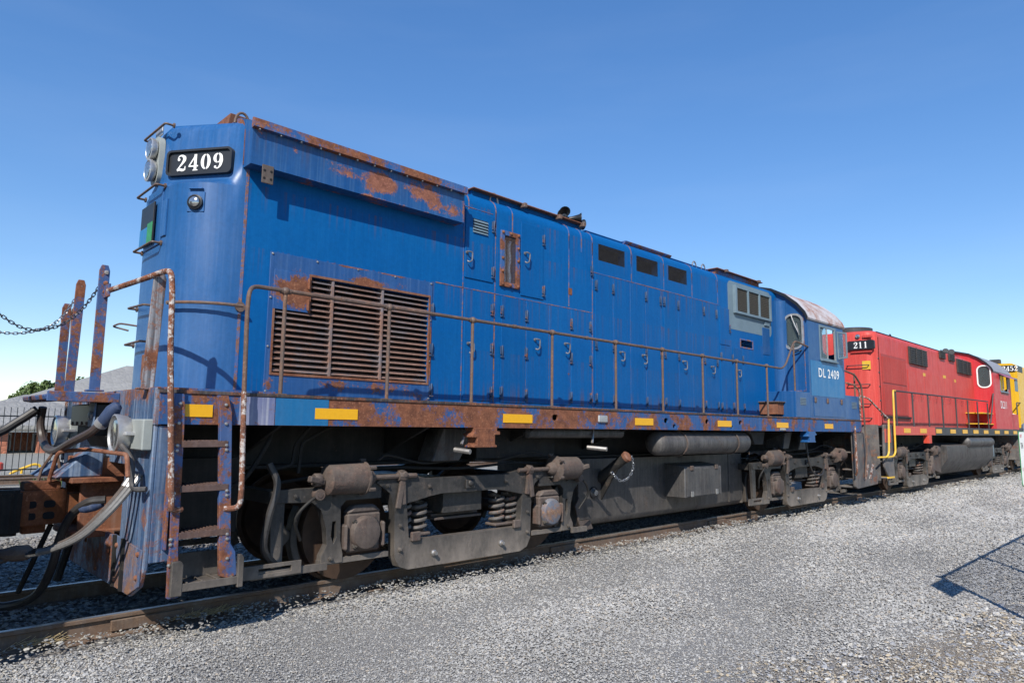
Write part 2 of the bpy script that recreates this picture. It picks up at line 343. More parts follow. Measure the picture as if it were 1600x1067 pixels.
# ---- lettering as ribbons: serif numerals, unit height
def ribbon(pts, wds, n=6):
    P = smooth([(x, z, 0) for x, z in pts], n) if len(pts) > 2 else [Vector((x,z,0)) for x,z in pts]
    m = len(P); W = [wds[min(int(i*(len(wds)-1)/(m-1)), len(wds)-2)]*(1-((i*(len(wds)-1)/(m-1)) - min(int(i*(len(wds)-1)/(m-1)), len(wds)-2))) +
         wds[min(int(i*(len(wds)-1)/(m-1)), len(wds)-2)+1]*((i*(len(wds)-1)/(m-1)) - min(int(i*(len(wds)-1)/(m-1)), len(wds)-2)) for i in range(m)]
    vs = []; fs = []
    for i in range(m):
        t = (P[min(i+1,m-1)]-P[max(i-1,0)]).normalized(); nn = Vector((-t.y, t.x, 0))
        vs += [P[i]+nn*W[i]/2, P[i]-nn*W[i]/2]
    for i in range(m-1): fs.append((2*i, 2*i+1, 2*i+3, 2*i+2))
    return [(v.x, v.y) for v in vs], fs
def disc(cx, cz, r, n=12): return [(cx+r*math.cos(2*math.pi*i/n), cz+r*math.sin(2*math.pi*i/n)) for i in range(n)], [tuple(range(n))]
def halfring(cx, cz, rx, rz, a0, a1, thick, thin):
    A = [math.radians(a0+(a1-a0)*k/12) for k in range(13)]
    return ribbon([(cx+rx*math.cos(a), cz+rz*math.sin(a)) for a in A], [thin+(thick-thin)*abs(math.cos(a))**1.5 for a in A], 2)
GLY = {
 '0': [halfring(.31,.5,.21,.43,-82,82,.20,.06), halfring(.31,.5,.21,.43,98,262,.20,.06)],
 '2': [disc(.15,.72,.085), ribbon([(.09,.74),(.16,.90),(.32,.95),(.49,.84),(.50,.68),(.38,.48),(.20,.26),(.08,.10)], [.05,.06,.10,.20,.20,.13,.07,.06]),
       ribbon([(.06,.07),(.22,.12),(.40,.07),(.54,.10)], [.13,.15,.15,.10]), ribbon([(.555,.07),(.575,.30)], [.08,.05])],
 '4': [ribbon([(.43,.0),(.43,.98)], [.17,.17]), ribbon([(.28,.025),(.60,.025)], [.05,.05]), ribbon([(.47,.97),(.05,.30)], [.09,.07]), ribbon([(.02,.27),(.62,.27)], [.08,.08])],
 '9': [halfring(.30,.67,.20,.26,96,264,.19,.06), halfring(.30,.67,.20,.26,-84,84,.19,.06), ribbon([(.51,.66),(.52,.48),(.46,.22),(.32,.06),(.17,.07)], [.18,.19,.14,.07,.05]), disc(.15,.14,.075)],
 '1': [ribbon([(.30,.0),(.30,.98)], [.18,.18]), ribbon([(.12,.025),(.48,.025)], [.05,.05]), ribbon([(.32,.95),(.12,.80)], [.09,.05])],
 '5': [ribbon([(.12,.90),(.50,.92)], [.13,.12]), ribbon([(.13,.93),(.11,.52)], [.07,.06]), ribbon([(.11,.52),(.28,.60),(.46,.50),(.50,.30),(.40,.10),(.24,.04),(.12,.10)], [.05,.08,.16,.20,.14,.07,.05]), disc(.14,.16,.075)],
}
def numerals(txt, h, origin, ux, uz, wfac=1.0, gap=.10):
    """mesh of numerals centred on origin; ux, uz unit vectors along the line and up"""
    adv = (.62+gap)*h*wfac; tot = adv*len(txt)-gap*h*wfac; mb = MB(); o = Vector(origin); ux = Vector(ux); uz = Vector(uz)
    nrm = ux.cross(uz)
    for i, ch in enumerate(txt):
        for k, (vs, fs) in enumerate(GLY[ch]):
            mb.add([o+ux*(-tot/2+adv*i+x*h*wfac)+uz*((z-.5)*h)+nrm*(.0004*k) for x, z in vs], fs)
    return mb
def text_mesh(txt, h, origin, ux, uz, wfac=1.0, left=False):
    cu = bpy.data.curves.new('t', 'FONT'); cu.body = txt; cu.size = 1; cu.offset = .012; cu.space_character = 1.12
    o = bpy.data.objects.new('t', cu); COL.objects.link(o)
    dg = bpy.context.evaluated_depsgraph_get(); me = bpy.data.meshes.new_from_object(o.evaluated_get(dg))
    bpy.data.objects.remove(o); bpy.data.curves.remove(cu)
    vs = [v.co.copy() for v in me.vertices]; xs = [v.x for v in vs]; zs = [v.y for v in vs]; k = h/(max(zs)-min(zs))
    x0 = min(xs) if left else (max(xs)+min(xs))/2; z0 = (max(zs)+min(zs))/2
    ux, uz, og = Vector(ux), Vector(uz), Vector(origin)
    mb = MB(); mb.add([og+ux*((v.x-x0)*k*wfac)+uz*((v.y-z0)*k) for v in vs], [tuple(p.vertices) for p in me.polygons])
    bpy.data.meshes.remove(me); return mb
def chain_mb(pts, L=.045, r=.0045, wd=.026):
    """real chain of oval links laid along a smooth polyline"""
    P = [Vector(p) for p in pts]; d = [0]
    for i in range(1, len(P)): d.append(d[-1]+(P[i]-P[i-1]).length)
    mb = MB(); n = int(d[-1]/(L*.72))
    for k in range(n):
        s = (k+.5)/n*d[-1]; i = max(j for j in range(len(d)) if d[j] <= s); i = min(i, len(P)-2)
        c = P[i].lerp(P[i+1], (s-d[i])/max(d[i+1]-d[i], 1e-6)); t = (P[i+1]-P[i]).normalized()
        a = t.orthogonal().normalized(); a = Matrix.Rotation(k*math.pi/2+.5, 3, t) @ a
        loop = [c+t*(L/2-wd/2)*(1 if math.cos(q) > 0 else -1)*(abs(math.cos(q)) > .01)+t*wd/2*math.cos(q)+a*wd/2*math.sin(q) for q in [2*math.pi*j/10 for j in range(10)]]
        mb.tube(loop, r, 5, closed=True)
    return mb
# ---------------------------------------------------------------- ground
GZ = -.15
def gravel_mat(name, scale, cols, dirt=False):
    m, nt, bs = newmat(name)
    pos = nd(nt, 'NewGeometry').outputs['Position']
    v = nd(nt, 'TexVoronoi', {'Vector': pos, 'Scale': scale})
    v2 = nd(nt, 'TexVoronoi', {'Vector': pos, 'Scale': scale}, feature='DISTANCE_TO_EDGE')
    r = nd(nt, 'ValToRGB', {0: nd(nt, 'SeparateColor', {0: v.outputs['Color']}).outputs[0]})
    el = r.color_ramp.elements
    while len(el) < len(cols): el.new(.5)
    for i, c in enumerate(cols): el[i].position = i/(len(cols)-1); el[i].color = c4(c)
    lg = noise(nt, pos, .5, 5, .6)
    col = mixc(nt, maprange(nt, lg, .35, .7, 0, .35), r.outputs[0], cols[0])
    if dirt:
        s3 = nd(nt, 'SeparateXYZ', {0: pos})
        q = math_(nt, 'SUBTRACT', math_(nt, 'MULTIPLY', s3.outputs[0], -.25), s3.outputs[1])
        q = math_(nt, 'ADD', q, math_(nt, 'MULTIPLY', noise(nt, pos, 1.4, 5, .6), 1.6))
        col = mixc(nt, maprange(nt, q, 5.3, 6.2, 0, .85), col, (.34, .27, .19))
        col = mixc(nt, maprange(nt, noise(nt, pos, .35, 4, .55), .45, .7, 0, .35), col, (.17, .17, .175))
    nt.links.new(col, bs.inputs['Base Color']); bs.inputs['Roughness'].default_value = .9
    b = nd(nt, 'Bump', {'Height': math_(nt, 'ADD', maprange(nt, v2.outputs[0], 0, .25), math_(nt, 'MULTIPLY', noise(nt, pos, scale*2.5, 3), .5)), 'Strength': .9, 'Distance': .02})
    nt.links.new(b.outputs[0], bs.inputs['Normal'])
    return m
GRAV = [(.246,.238,.228),(.322,.309,.294),(.372,.356,.337),(.294,.281,.260),(.409,.392,.363),(.342,.306,.264)]
MT['gravel'] = gravel_mat('grey_gravel', 52, GRAV, True)
MT['ballast'] = gravel_mat('shade_toned_ballast', 22, [(.11,.105,.10),(.2,.19,.18),(.27,.25,.23),(.16,.15,.14)])  # track gravel coloured darker to carry the shade around the locomotives
MT['far_ground'] = gravel_mat('dry_ground', 14, [(.24,.23,.20),(.33,.31,.27),(.28,.27,.22)])
def sheet(name, x0, x1, y0, y1, z, mat, step=None, amp=0.0):
    nx = max(1, int((x1-x0)/step)) if step else 1; ny = max(1, int((y1-y0)/step)) if step else 1
    rn = np.random.default_rng(3); vs = [(x0+(x1-x0)*i/nx, y0+(y1-y0)*j/ny, z+amp*(rn.random()-.5)) for j in range(ny+1) for i in range(nx+1)]
    fs = [(j*(nx+1)+i, j*(nx+1)+i+1, (j+1)*(nx+1)+i+1, (j+1)*(nx+1)+i) for j in range(ny) for i in range(nx)]
    return struct(MB().add(vs, fs).obj(name, mat))
sheet('ground', -1500, 1500, -1500, 1500, GZ-.03, 'far_ground')
sheet('gravel_yard', -30, 70, -22, -1.25, GZ, 'gravel', 1.0, .025)
sheet('track_ballast', -40, 120, -1.6, 4.0, GZ-.022, 'ballast')
# stones: point cloud + geometry nodes, a few shapes picked at random
def stone_mat(name, cols):
    m, nt, bs = newmat(name)
    r = nd(nt, 'ValToRGB', {0: nd(nt, 'ObjectInfo').outputs['Random']}); r.color_ramp.interpolation = 'CONSTANT'
    el = r.color_ramp.elements
    while len(el) < len(cols): el.new(.5)
    for i, c in enumerate(cols): el[i].position = i/len(cols); el[i].color = c4(c)
    n = noise(nt, nd(nt, 'NewGeometry').outputs['Position'], 60, 4, .6)
    h = nd(nt, 'HueSaturation', {'Value': math_(nt, 'MULTIPLY', maprange(nt, n, .3, .7, .8, 1.2), maprange(nt, noise(nt, nd(nt, 'NewGeometry').outputs['Position'], .55, 4, .6, (.45, 1.3, 1)), .35, .65, .82, 1.12)), 'Color': r.outputs[0]}).outputs[0]
    nt.links.new(h, bs.inputs['Base Color']); bs.inputs['Roughness'].default_value = .85
    return m
MT['stone'] = stone_mat('gravel_stone', [(.358,.348,.330),(.316,.308,.296),(.389,.376,.356),(.429,.416,.385),(.276,.268,.260),(.372,.359,.334),(.340,.330,.314),(.405,.392,.372),(.372,.342,.297),(.323,.317,.305),(.446,.430,.396),(.292,.283,.267),(.364,.353,.333),(.344,.336,.321),(.358,.345,.327),(.397,.382,.356),(.308,.299,.287),(.417,.361,.293)])
MT['stone_tan'] = stone_mat('tan_stone', [(.303,.303,.303),(.387,.332,.257),(.230,.230,.239),(.441,.414,.368),(.349,.295,.221),(.184,.184,.193),(.479,.460,.424),(.405,.332,.230),(.276,.276,.285)])
MT['stone_edge'] = stone_mat('track_edge_stone', [(.24,.235,.225),(.33,.31,.27),(.19,.185,.18),(.28,.275,.27),(.36,.34,.30),(.22,.215,.21),(.30,.27,.22)])
MT['stone_shade_tone'] = stone_mat('ballast_stone', [(.16,.15,.14),(.22,.205,.19),(.12,.115,.11),(.27,.25,.22),(.19,.17,.15),(.30,.285,.26)])  # same gravel in darker tones, shade between the rails painted in
def stone_set(prefix, mat, n=8):
    c = bpy.data.collections.new(prefix)
    for k in range(n):
        bm = bmesh.new(); bmesh.ops.create_icosphere(bm, subdivisions=1, radius=.5)
        sx, sy, sz = random.uniform(.9,1.4), random.uniform(.6,1.0), random.uniform(.24,.48)
        for v in bm.verts:
            q = random.uniform(.72, 1.18); v.co = Vector((v.co.x*sx*q, v.co.y*sy*q, v.co.z*sz*q))
        me = bpy.data.meshes.new(prefix); bm.to_mesh(me); bm.free(); me.materials.append(MT[mat])
        c.objects.link(bpy.data.objects.new(prefix, me))
    return c
def scatter(name, xyz, size, coll):
    me = bpy.data.meshes.new(name); n = len(xyz); me.vertices.add(n); me.vertices.foreach_set('co', np.asarray(xyz, np.float32).ravel())
    a = me.attributes.new('scl', 'FLOAT', 'POINT'); a.data.foreach_set('value', np.asarray(size, np.float32))
    r = np.stack([RNG.normal(0,.26,n), RNG.normal(0,.26,n), RNG.uniform(0,6.28,n)], 1).astype(np.float32)
    a = me.attributes.new('rot', 'FLOAT_VECTOR', 'POINT'); a.data.foreach_set('vector', r.ravel())
    o = bpy.data.objects.new(name, me); COL.objects.link(o)
    ng = bpy.data.node_groups.new(name, 'GeometryNodeTree')
    ng.interface.new_socket('Geometry', in_out='INPUT', socket_type='NodeSocketGeometry'); ng.interface.new_socket('Geometry', in_out='OUTPUT', socket_type='NodeSocketGeometry')
    N = ng.nodes.new; gi, go = N('NodeGroupInput'), N('NodeGroupOutput')
    ci = N('GeometryNodeCollectionInfo'); ci.inputs[0].default_value = coll; ci.inputs['Separate Children'].default_value = True; ci.inputs['Reset Children'].default_value = True
    mp = N('GeometryNodeMeshToPoints'); ip = N('GeometryNodeInstanceOnPoints'); ip.inputs['Pick Instance'].default_value = True
    def named(nm, t): q = N('GeometryNodeInputNamedAttribute'); q.data_type = t; q.inputs[0].default_value = nm; return q.outputs[0]
    L = ng.links.new; L(gi.outputs[0], mp.inputs[0]); L(mp.outputs[0], ip.inputs['Points']); L(ci.outputs[0], ip.inputs['Instance'])
    L(named('rot', 'FLOAT_VECTOR'), ip.inputs['Rotation']); L(named('scl', 'FLOAT'), ip.inputs['Scale']); L(ip.outputs[0], go.inputs[0])
    md = o.modifiers.new('scatter', 'NODES'); md.node_group = ng
    return stuff(o)
CAMP = np.array([-3.995, -7.471, 1.615])
def cull(P, margin=120):
    """keep the points around the view (a wide margin) so that stones go where the camera could look"""
    d = P-CAMP; F = np.array(fw); R = np.array(rt2); Uv = np.array(up2); z = d@F
    x = 800+1067*(d@R)/np.maximum(z,.1); y = 533-1067*(d@Uv)/np.maximum(z,.1)
    return (z > .3) & (x > -margin*2) & (x < 1600+margin*2) & (y < 1067+margin*2)
def pts_in(x0, x1, y0, y1, dens): 
    n = int((x1-x0)*(y1-y0)*dens); return np.stack([RNG.uniform(x0,x1,n), RNG.uniform(y0,y1,n)], 1)
P = pts_in(-4, 45, -10.5, -1.15, 4200)
dist = np.hypot(P[:,0]-CAMP[0], P[:,1]-CAMP[1])
keep = RNG.random(len(P)) < np.clip((6.2/np.maximum(dist,1))**1.8, .02, 1)
P = P[keep]; dist = dist[keep]
coarse = np.clip((P[:,0]*-.25 - P[:,1] - 4.45)/.9 + .2*np.sin(P[:,0]*1.7), 0, 1)     # coarser stone strip along the fence foot
sz = (.0075+.0135*RNG.random(len(P))**2.6)*np.clip((dist/6.2)**.85, 1, 4)
sz *= 1+.30*np.sin(P[:,0]*.9+1.7*np.sin(P[:,1]*1.1))*np.sin(P[:,1]*1.6+np.sin(P[:,0]*.6))
Z = np.full(len(P), GZ+.002)+.012*RNG.random(len(P))
P3 = np.c_[P, Z]; k = cull(P3); GS = stone_set('stone', 'stone')
cm = (RNG.random(len(P)) < coarse*.75); k &= ~((coarse > .35) & ~cm & (RNG.random(len(P)) < .7))
scatter('gravel', P3[k & ~cm], sz[k & ~cm]*1.35, GS)
TS = stone_set('stone_tan', 'stone_tan')
scatter('coarse_stones', P3[k & cm], sz[k & cm]*(1.35+2.2*RNG.random(int((k & cm).sum()))**3), TS)
# shoulder of paler, larger stones against the near rail
Q = pts_in(-4, 40, -1.5, -.86, 700); q3 = np.c_[Q, GZ+.025*RNG.random(len(Q))+.055*np.clip((Q[:,1]+1.3)/.4, 0, 1)*(.35+.65*np.sin(Q[:,0]*1.3+np.sin(Q[:,0]*3.1))**2)]
d2 = np.hypot(Q[:,0]-CAMP[0], Q[:,1]-CAMP[1]); kk = cull(q3) & (RNG.random(len(Q)) < np.clip((9/d2)**1.4, .06, 1))
scatter('rail_side_stones', q3[kk], ((.018+.026*RNG.random(len(Q))**2)*np.clip(d2/9, 1, 2.4))[kk], stone_set('stone_edge', 'stone_edge'))
B = pts_in(-5, 16, -.72, 5.5, 480); B = B[np.abs(B[:,1]-.75) > .05]
b3 = np.c_[B, np.full(len(B), GZ-.012)+.02*RNG.random(len(B))]; kk = cull(b3)
scatter('ballast_stones', b3[kk], (.035+.035*RNG.random(len(B)))[kk], stone_set('stone_shade_tone', 'stone_shade_tone'))
# ---------------------------------------------------------------- main track
MT['rail_side'] = paint('rusty_rail', (.10, .065, .042), rust=.5, soft=.15, rough=.7, dust=.25, rcol=((.15, .085, .05), (.085, .05, .032), (.2, .13, .08)))
MT['rail_top'] = plain('worn_rail_head', (.30, .28, .27), .35, .8, .2, 3)
MT['tie'] = paint('old_timber', (.06, .048, .04), rust=.6, rough=.9, dust=.3)
RP = [(-.075,-.172),(.075,-.172),(.075,-.160),(.012,-.145),(.009,-.04),(.036,-.03),(.036,-.004),(.030,0),(-.030,0),(-.036,-.004),(-.036,-.03),(-.009,-.04),(-.012,-.145),(-.075,-.160)]
def track(name, yc, x0, x1, label, ties=True, z=0.0):
    t = thing(name, label, 'track', ((x0+x1)/2, yc, GZ+z))
    for s in (-1, 1):
        r = MB().prism([(yc+s*.7525+u, v+z) for u, v in RP], 'x', x0, x1).obj('rail', 'rail_side', t)
        MB().box(x0, x1, yc+s*.7525-.026, yc+s*.7525+.026, z+.0005, z+.003).obj('running_surface', 'rail_top', r)
    if ties:
        base = MB().box(-.11, .11, -1.2, 1.2, -.17, 0).obj('tie', 'tie', t, .012)
        base.location = (x0+.4, yc, -.176+z)
        for k in range(1, min(300, int((x1-x0)/.56))): place(base, 'tie', t, (x0+.4+.56*k, yc, -.176+z))
    return t
track('railway_track', 0, -14, 75, 'rusty railway track under the coupled blue, red and yellow locomotives')
tb = track('railway_track', 17.45, -40, 60, 'second railway track beside the black picket fence', ties=False, z=.02)
# tie plates and spikes seen on the near rail
trk = bpy.data.objects['railway_track']
pl = MB().box(-.09, .09, -.09, .09, 0, .016).box(-.075,-.045,-.055,-.028,.012,.04).box(.045,.075,-.055,-.028,.012,.04).obj('tie_plate', 'rail_side', trk, .003)
pl.location = (-3.0, -.82, -.168)
for k in range(1, 30): place(pl, 'tie_plate', trk, (-3.0+.56*k, -.82, -.168))
jb = MB().box(-.30, .30, -.80, -.765, -.135, -.045).obj('joint_bar', 'rail_side', trk, .006); jb.location = (-1.9, 0, 0)
for x in (3.6, 7.9): place(jb, 'joint_bar', trk, (x, 0, 0))
# ================================================================ blue locomotive
H = .85; S = -1.52
def hood_profile(hw, top, r, z0, notch=None, n=6):
    zc = top-r; p = [(-hw, z0)]
    if notch: p += [(-hw, notch[0]), (-hw+.16, notch[0]), (-hw+.16, notch[1]), (-hw, notch[1])]
    p += [(-hw+r-r*math.cos(a), zc+r*math.sin(a)) for a in [math.pi/2*k/n for k in range(n+1)]]
    p += [(hw-r+r*math.sin(a), zc+r*math.cos(a)) for a in [math.pi/2*k/n for k in range(n+1)]]
    p += [(hw, z0)]
    return p
loco = thing('locomotive', 'weathered blue diesel locomotive with rusty sill, numbered 2409', 'locomotive', (5.6, 0, 0))
# ---- long hood with real recesses for louvres and vents
hb = MB(); recess = [(-.95, 1.0, 2.14, 3.18), (2.25, 2.48, 3.57, 4.23), (4.32, 5.01, 4.255, 4.52), (5.34, 5.97, 4.255, 4.52), (6.30, 6.91, 4.255, 4.52), (8.90, 9.40, 3.30, 3.44)]
x = -1.30
for a, b, z0, z1 in recess:
    hb.prism(hood_profile(H, 4.72, .2, 1.89), 'x', x, a); hb.prism(hood_profile(H, 4.72, .2, 1.89, (z0, z1)), 'x', a, b); x = b
hb.prism(hood_profile(H, 4.72, .2, 1.89), 'x', x, 10.62)
hood = hb.obj('hood', 'hood', loco)
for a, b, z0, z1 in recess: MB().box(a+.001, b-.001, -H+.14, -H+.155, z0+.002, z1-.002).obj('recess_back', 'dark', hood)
# roof panels and seams
def seam(x0, x1, z0, z1, y=-H, mat='rust', name='seam', par=None, t=.004): return MB().box(x0, x1, y-t, y+.01, z0, z1).obj(name, mat, par or hood)
MT['seam'] = paint('rusty_seam', (.03, .10, .30), rust=.50, soft=.05, rough=.7, scale=7, rcol=((.27, .13, .08), (.15, .07, .05), (.34, .18, .12)))
for xs, z0, z1 in ((1.545,1.92,4.5),(2.105,1.92,4.5),(3.61,3.42,4.5),(4.165,1.92,4.5),(5.19,4.04,4.5),(6.15,4.04,4.5),(7.08,4.04,4.5),(8.02,4.04,4.5)): seam(xs-.006, xs+.006, z0, z1, mat='seam')
seam(1.1, 4.15, 3.385, 3.397, mat='seam'); seam(4.12, 8.06, 4.032, 4.044, mat='seam'); seam(1.40, 2.05, 4.47, 4.478, mat='seam')
# roof strap seams over the shoulder
def strap(xs, w_=.03, mat='seam'):
    pr = hood_profile(H+.004, 4.724, .204, 4.3); inn = hood_profile(H-.01, 4.71, .195, 4.3)
    return MB().prism(pr+inn[::-1], 'x', xs-w_/2, xs+w_/2).obj('roof_seam', mat, hood)
for xs in (1.62, 2.105, 2.42, 3.61, 3.9, 4.165, 5.19, 6.15, 7.08, 8.02): strap(xs, .018)
# ---- doors on the side, each a plate a little proud
def door(x0, x1, z0, z1, g_=.007, t=.011, mat='door', name='access_door'): return MB().box(x0+g_, x1-g_, -H-t, -H+.004, z0, z1).obj(name, mat, hood, .003)
low = [(1.57,2.09),(2.22,2.70),(2.70,3.17),(3.17,3.65),(3.65,4.13)]
for a, b in low: door(a, b, 1.955+random.uniform(-.006,.006), 3.375); seam(b-.007, b+.007, 1.96, 3.37, mat='seam', t=.002)
tall = [(4.22,4.68),(4.68,5.14),(5.14,5.58),(5.58,6.04),(6.12,6.58),(6.58,7.04),(7.04,7.47),(7.47,7.95)]
for a, b in tall: door(a, b, 1.955+random.uniform(-.006,.006), 4.02); seam(b-.007, b+.007, 1.96, 4.02, mat='seam', t=.002)
for a, b in ((8.05,8.50),(8.55,8.95),(8.95,9.45)): door(a, b, 1.955, 3.25)
d1 = door(1.56, 2.07, 3.53, 4.44, t=.013); d2 = door(2.575, 3.055, 3.44, 4.485, t=.013)
door(8.05, 8.45, 3.27, 4.0)
# louvres pressed into the small upper door
for k in range(5):
    z = 4.15+.038*k
    MB().add([(1.69,-H-.014,z+.028),(1.95,-H-.014,z+.028),(1.95,-H-.030,z),(1.69,-H-.030,z),(1.69,-H-.012,z),(1.95,-H-.012,z)], [(0,1,2,3),(3,2,5,4),(0,3,4),(1,5,2)]).obj('door_louvre', 'vent_grey', hood)
    MB().box(1.69, 1.95, -H-.0155, -H-.012, z+.027, z+.036).obj('louvre_slot', 'dark', hood)
# hinges and handles
hg = MB().box(-.028,.028,-.012,0,-.055,.055).cyl((0,-.018,-.075),(0,-.018,.065),.011,8).box(-.03,.03,-.02,0,-.095,-.075).obj('hinge', 'hinge', hood, .002)
hg.location = (2.05, -H-.011, 3.18)
spots = []
for xs in (2.05, 2.235, 2.70, 3.65, 4.10):
    for z in (3.18, 2.65, 2.09): spots.append((xs, z))
for xs in (4.24, 4.68, 5.58, 6.02, 6.14, 6.58, 7.47, 7.93):
    for z in (3.86, 2.93, 2.09): spots.append((xs, z))
for xs in (8.07, 8.53, 8.95): 
    for z in (3.05, 2.09): spots.append((xs, z))
spots += [(2.055,4.30),(2.055,3.68),(3.045,4.33),(3.045,3.58),(4.135,4.06),(8.45,3.62),(1.06,3.05),(1.06,2.55),(1.06,2.06)]
for a, z in spots[1:]: place(hg, 'hinge', hood, (a+random.uniform(-.006,.006), -H-.011, z+random.uniform(-.01,.01)), (0, random.uniform(-.04,.04), 0))
MT['handle'] = plain('galvanised_handle', (.17,.17,.18), .5, .3, .3, 20)
hd = MB().tube(fillet([(-.012,0,.06),(-.02,-.05,.065),(.045,-.055,.06),(.04,-.055,-.05),(.0,-.052,-.075),(-.02,-.03,-.06)], .018, 4), .0095, 7).cyl((-.012,0,.06),(-.012,-.018,.06),.02,8).obj('handle', 'handle', hood)
hd.location = (1.60, -H-.012, 3.80)
for a, z in ((1.655,2.62),(2.88,2.78),(2.66,3.98),(3.52,2.78),(4.86,2.77),(5.48,2.77),(6.72,2.76),(7.70,2.74),(8.72,2.74)): place(hd, 'handle', hood, (a, -H-.012, z), (0, random.uniform(-.12,.12), 0), (1,1,random.uniform(.95,1.15)))
# patches, stickers and the screened window
win = MB().prism([(2.185,3.51),(2.55,3.51),(2.55,4.29),(2.185,4.29)], 'y', -H-.03, -H, [[(2.255,3.575),(2.475,3.575),(2.475,4.225),(2.255,4.225)]]).obj('screen_frame', 'lip', hood, .004)
for a, z in [(2.22,3.54),(2.515,3.54),(2.22,4.26),(2.515,4.26),(2.22,3.9),(2.515,3.9),(2.365,3.54),(2.365,4.26),(2.22,3.72),(2.515,4.08)]: MB().lathe([(0,.024),(.014,.020),(.022,.008)], (a,-H-.03,z), (0,-1,0), 8).obj('bolt', 'rust', hood)
mm = MB()
for k in range(12): mm.box(2.257+.0185*k, 2.261+.0185*k, -H-.014, -H-.010, 3.575, 4.225)
for k in range(34): mm.box(2.255, 2.475, -H-.018, -H-.0145, 3.58+.0192*k, 3.584+.0192*k)
stuff(mm.obj('wire_screen', 'pipe', hood))
for xc in (2.315, 2.415):
    MB().tube([(xc+.008*math.sin(k*.9), -H+.06, 3.58+.04*k) for k in range(16)], .036, 8).obj('flexible_duct', 'belt', hood)
# upper mesh vents
for a, b, z0, z1 in recess[2:5]:
    mm = MB(); n = int((b-a)/.026)+12
    for k in range(-12, n):
        x0 = a+.026*k; 
        for sgn in (1, -1):
            p, q = (x0, z0), (x0+.3, z0+sgn*0+.265)
            if sgn < 0: p, q = (x0, z1), (x0+.3, z0)
            # clip to the opening
            (xa, za), (xb, zb) = p, q
            if xb < a or xa > b: continue
            if xa < a: za += (zb-za)*(a-xa)/(xb-xa); xa = a
            if xb > b: zb = za+(zb-za)*(b-xa)/(xb-xa); xb = b
            mm.bar((xa,-H+.004*(sgn+1),za), (xb,-H+.004*(sgn+1),zb), .004, .004, (0,1,0))
    stuff(mm.obj('mesh_screen', 'mesh_dark', hood))
for k in range(4): MB().add([(8.90,-H+.05,3.335+.034*k),(9.40,-H+.05,3.335+.034*k),(9.40,-H-.004,3.312+.034*k),(8.90,-H-.004,3.312+.034*k)], [(0,1,2,3)]).obj('vent_slat', 'hood', hood)
MB().prism([(8.875,3.275),(9.425,3.275),(9.425,3.465),(8.875,3.465)], 'y', -H-.008, -H+.002, [[(8.9,3.3),(9.4,3.3),(9.4,3.44),(8.9,3.44)]]).obj('vent_frame', 'seam', hood)
# pale grey-green filter box with three screens
bx = MB().prism(rrect(8.42,10.30,3.62,4.60,.12), 'y', -H-.003, -H+.002).obj('repainted_patch', 'vent_grey', hood)
fb = MB().prism([(8.62,3.95),(10.22,3.95),(10.22,4.52),(8.62,4.52)], 'y', -H-.065, -H, [[(8.70+.5*k,4.0),(9.145+.5*k,4.0),(9.145+.5*k,4.47),(8.70+.5*k,4.47)] for k in range(3)]).obj('filter_box', 'vent_grey', hood, .004)
MT['filter'] = plain('filter_screen', (.085,.075,.06), .8, 0, .5, 70, bump=.5)
for k in range(3):
    MB().box(8.70+.5*k, 9.145+.5*k, -H-.03, -H-.02, 4.0, 4.47).obj('filter_screen', 'filter', hood)
    mm = MB()
    for j in range(1, 13): mm.box(8.70+.5*k, 9.145+.5*k, -H-.045, -H-.03, 4.0+.036*j-.005, 4.0+.036*j+.005)
    for j in range(1, 8): mm.box(8.70+.5*k+.0556*j-.005, 8.70+.5*k+.0556*j+.005, -H-.040, -H-.028, 4.0, 4.47)
    stuff(mm.obj('filter_lattice', 'filter', hood))
MB().box(9.95, 10.18, -H-.03, -H, 3.84, 3.94).obj('filter_bracket', 'vent_grey', hood, .01)
# orange sticker squares and a small patch plate
MB().box(3.60,3.68,-H-.006,-H,3.60,3.70).obj('sticker', 'coupler', hood)
# ---- louvred shutter panel
lp = MB().prism([(-1.02,1.925),(1.055,1.925),(1.055,3.375),(-1.02,3.375)], 'y', -H-.012, -H+.003, [[(-.95,2.14),(1.0,2.14),(1.0,3.18),(-.95,3.18)]]).obj('louvre_panel', 'louvre', loco, .003)
MB().box(-.97,-.56,-H-.016,-H-.004,2.79,3.20).obj('patch_plate', 'louvre', lp, .003)
nsl = 17
for k in range(nsl):
    z = 2.155+1.03*k/nsl
    for a, b in ((-.95 if z < 2.77 else -.56, -.315), (-.285, .325), (.355, 1.0)):
        MB().add([(a,-H+.085,z+.050),(b,-H+.085,z+.050),(b,-H-.004,z+.012),(a,-H-.004,z+.012),(a,-H-.004,z),(b,-H-.004,z),(b,-H+.085,z+.040),(a,-H+.085,z+.040)],
                 [(0,1,2,3),(3,2,5,4),(4,5,6,7)]).obj('slat', 'slat', lp)
for xd in (-.30, .34): MB().box(xd-.015, xd+.015, -H-.014, -H+.1, 2.12, 3.20).obj('divider', 'slat', lp, .003)
for q in ((-.97,1.02,2.115,2.14),(1.0,1.02,2.14,3.18),(-.585,1.02,3.18,3.205),(-.97,-.95,2.14,2.79),(-.585,-.56,2.79,3.18)): MB().box(q[0],q[1],-H-.022,-H-.0125,q[2],q[3]).obj('opening_trim', 'rust', lp)
for z in (2.87, 3.10):
    MB().box(-.605,-.575,-H-.03,-H-.012,z-.05,z+.05).cyl((-.59,-H-.03,z-.06),(-.59,-H-.03,z+.06),.012,8).obj('hinge', 'rust', lp)
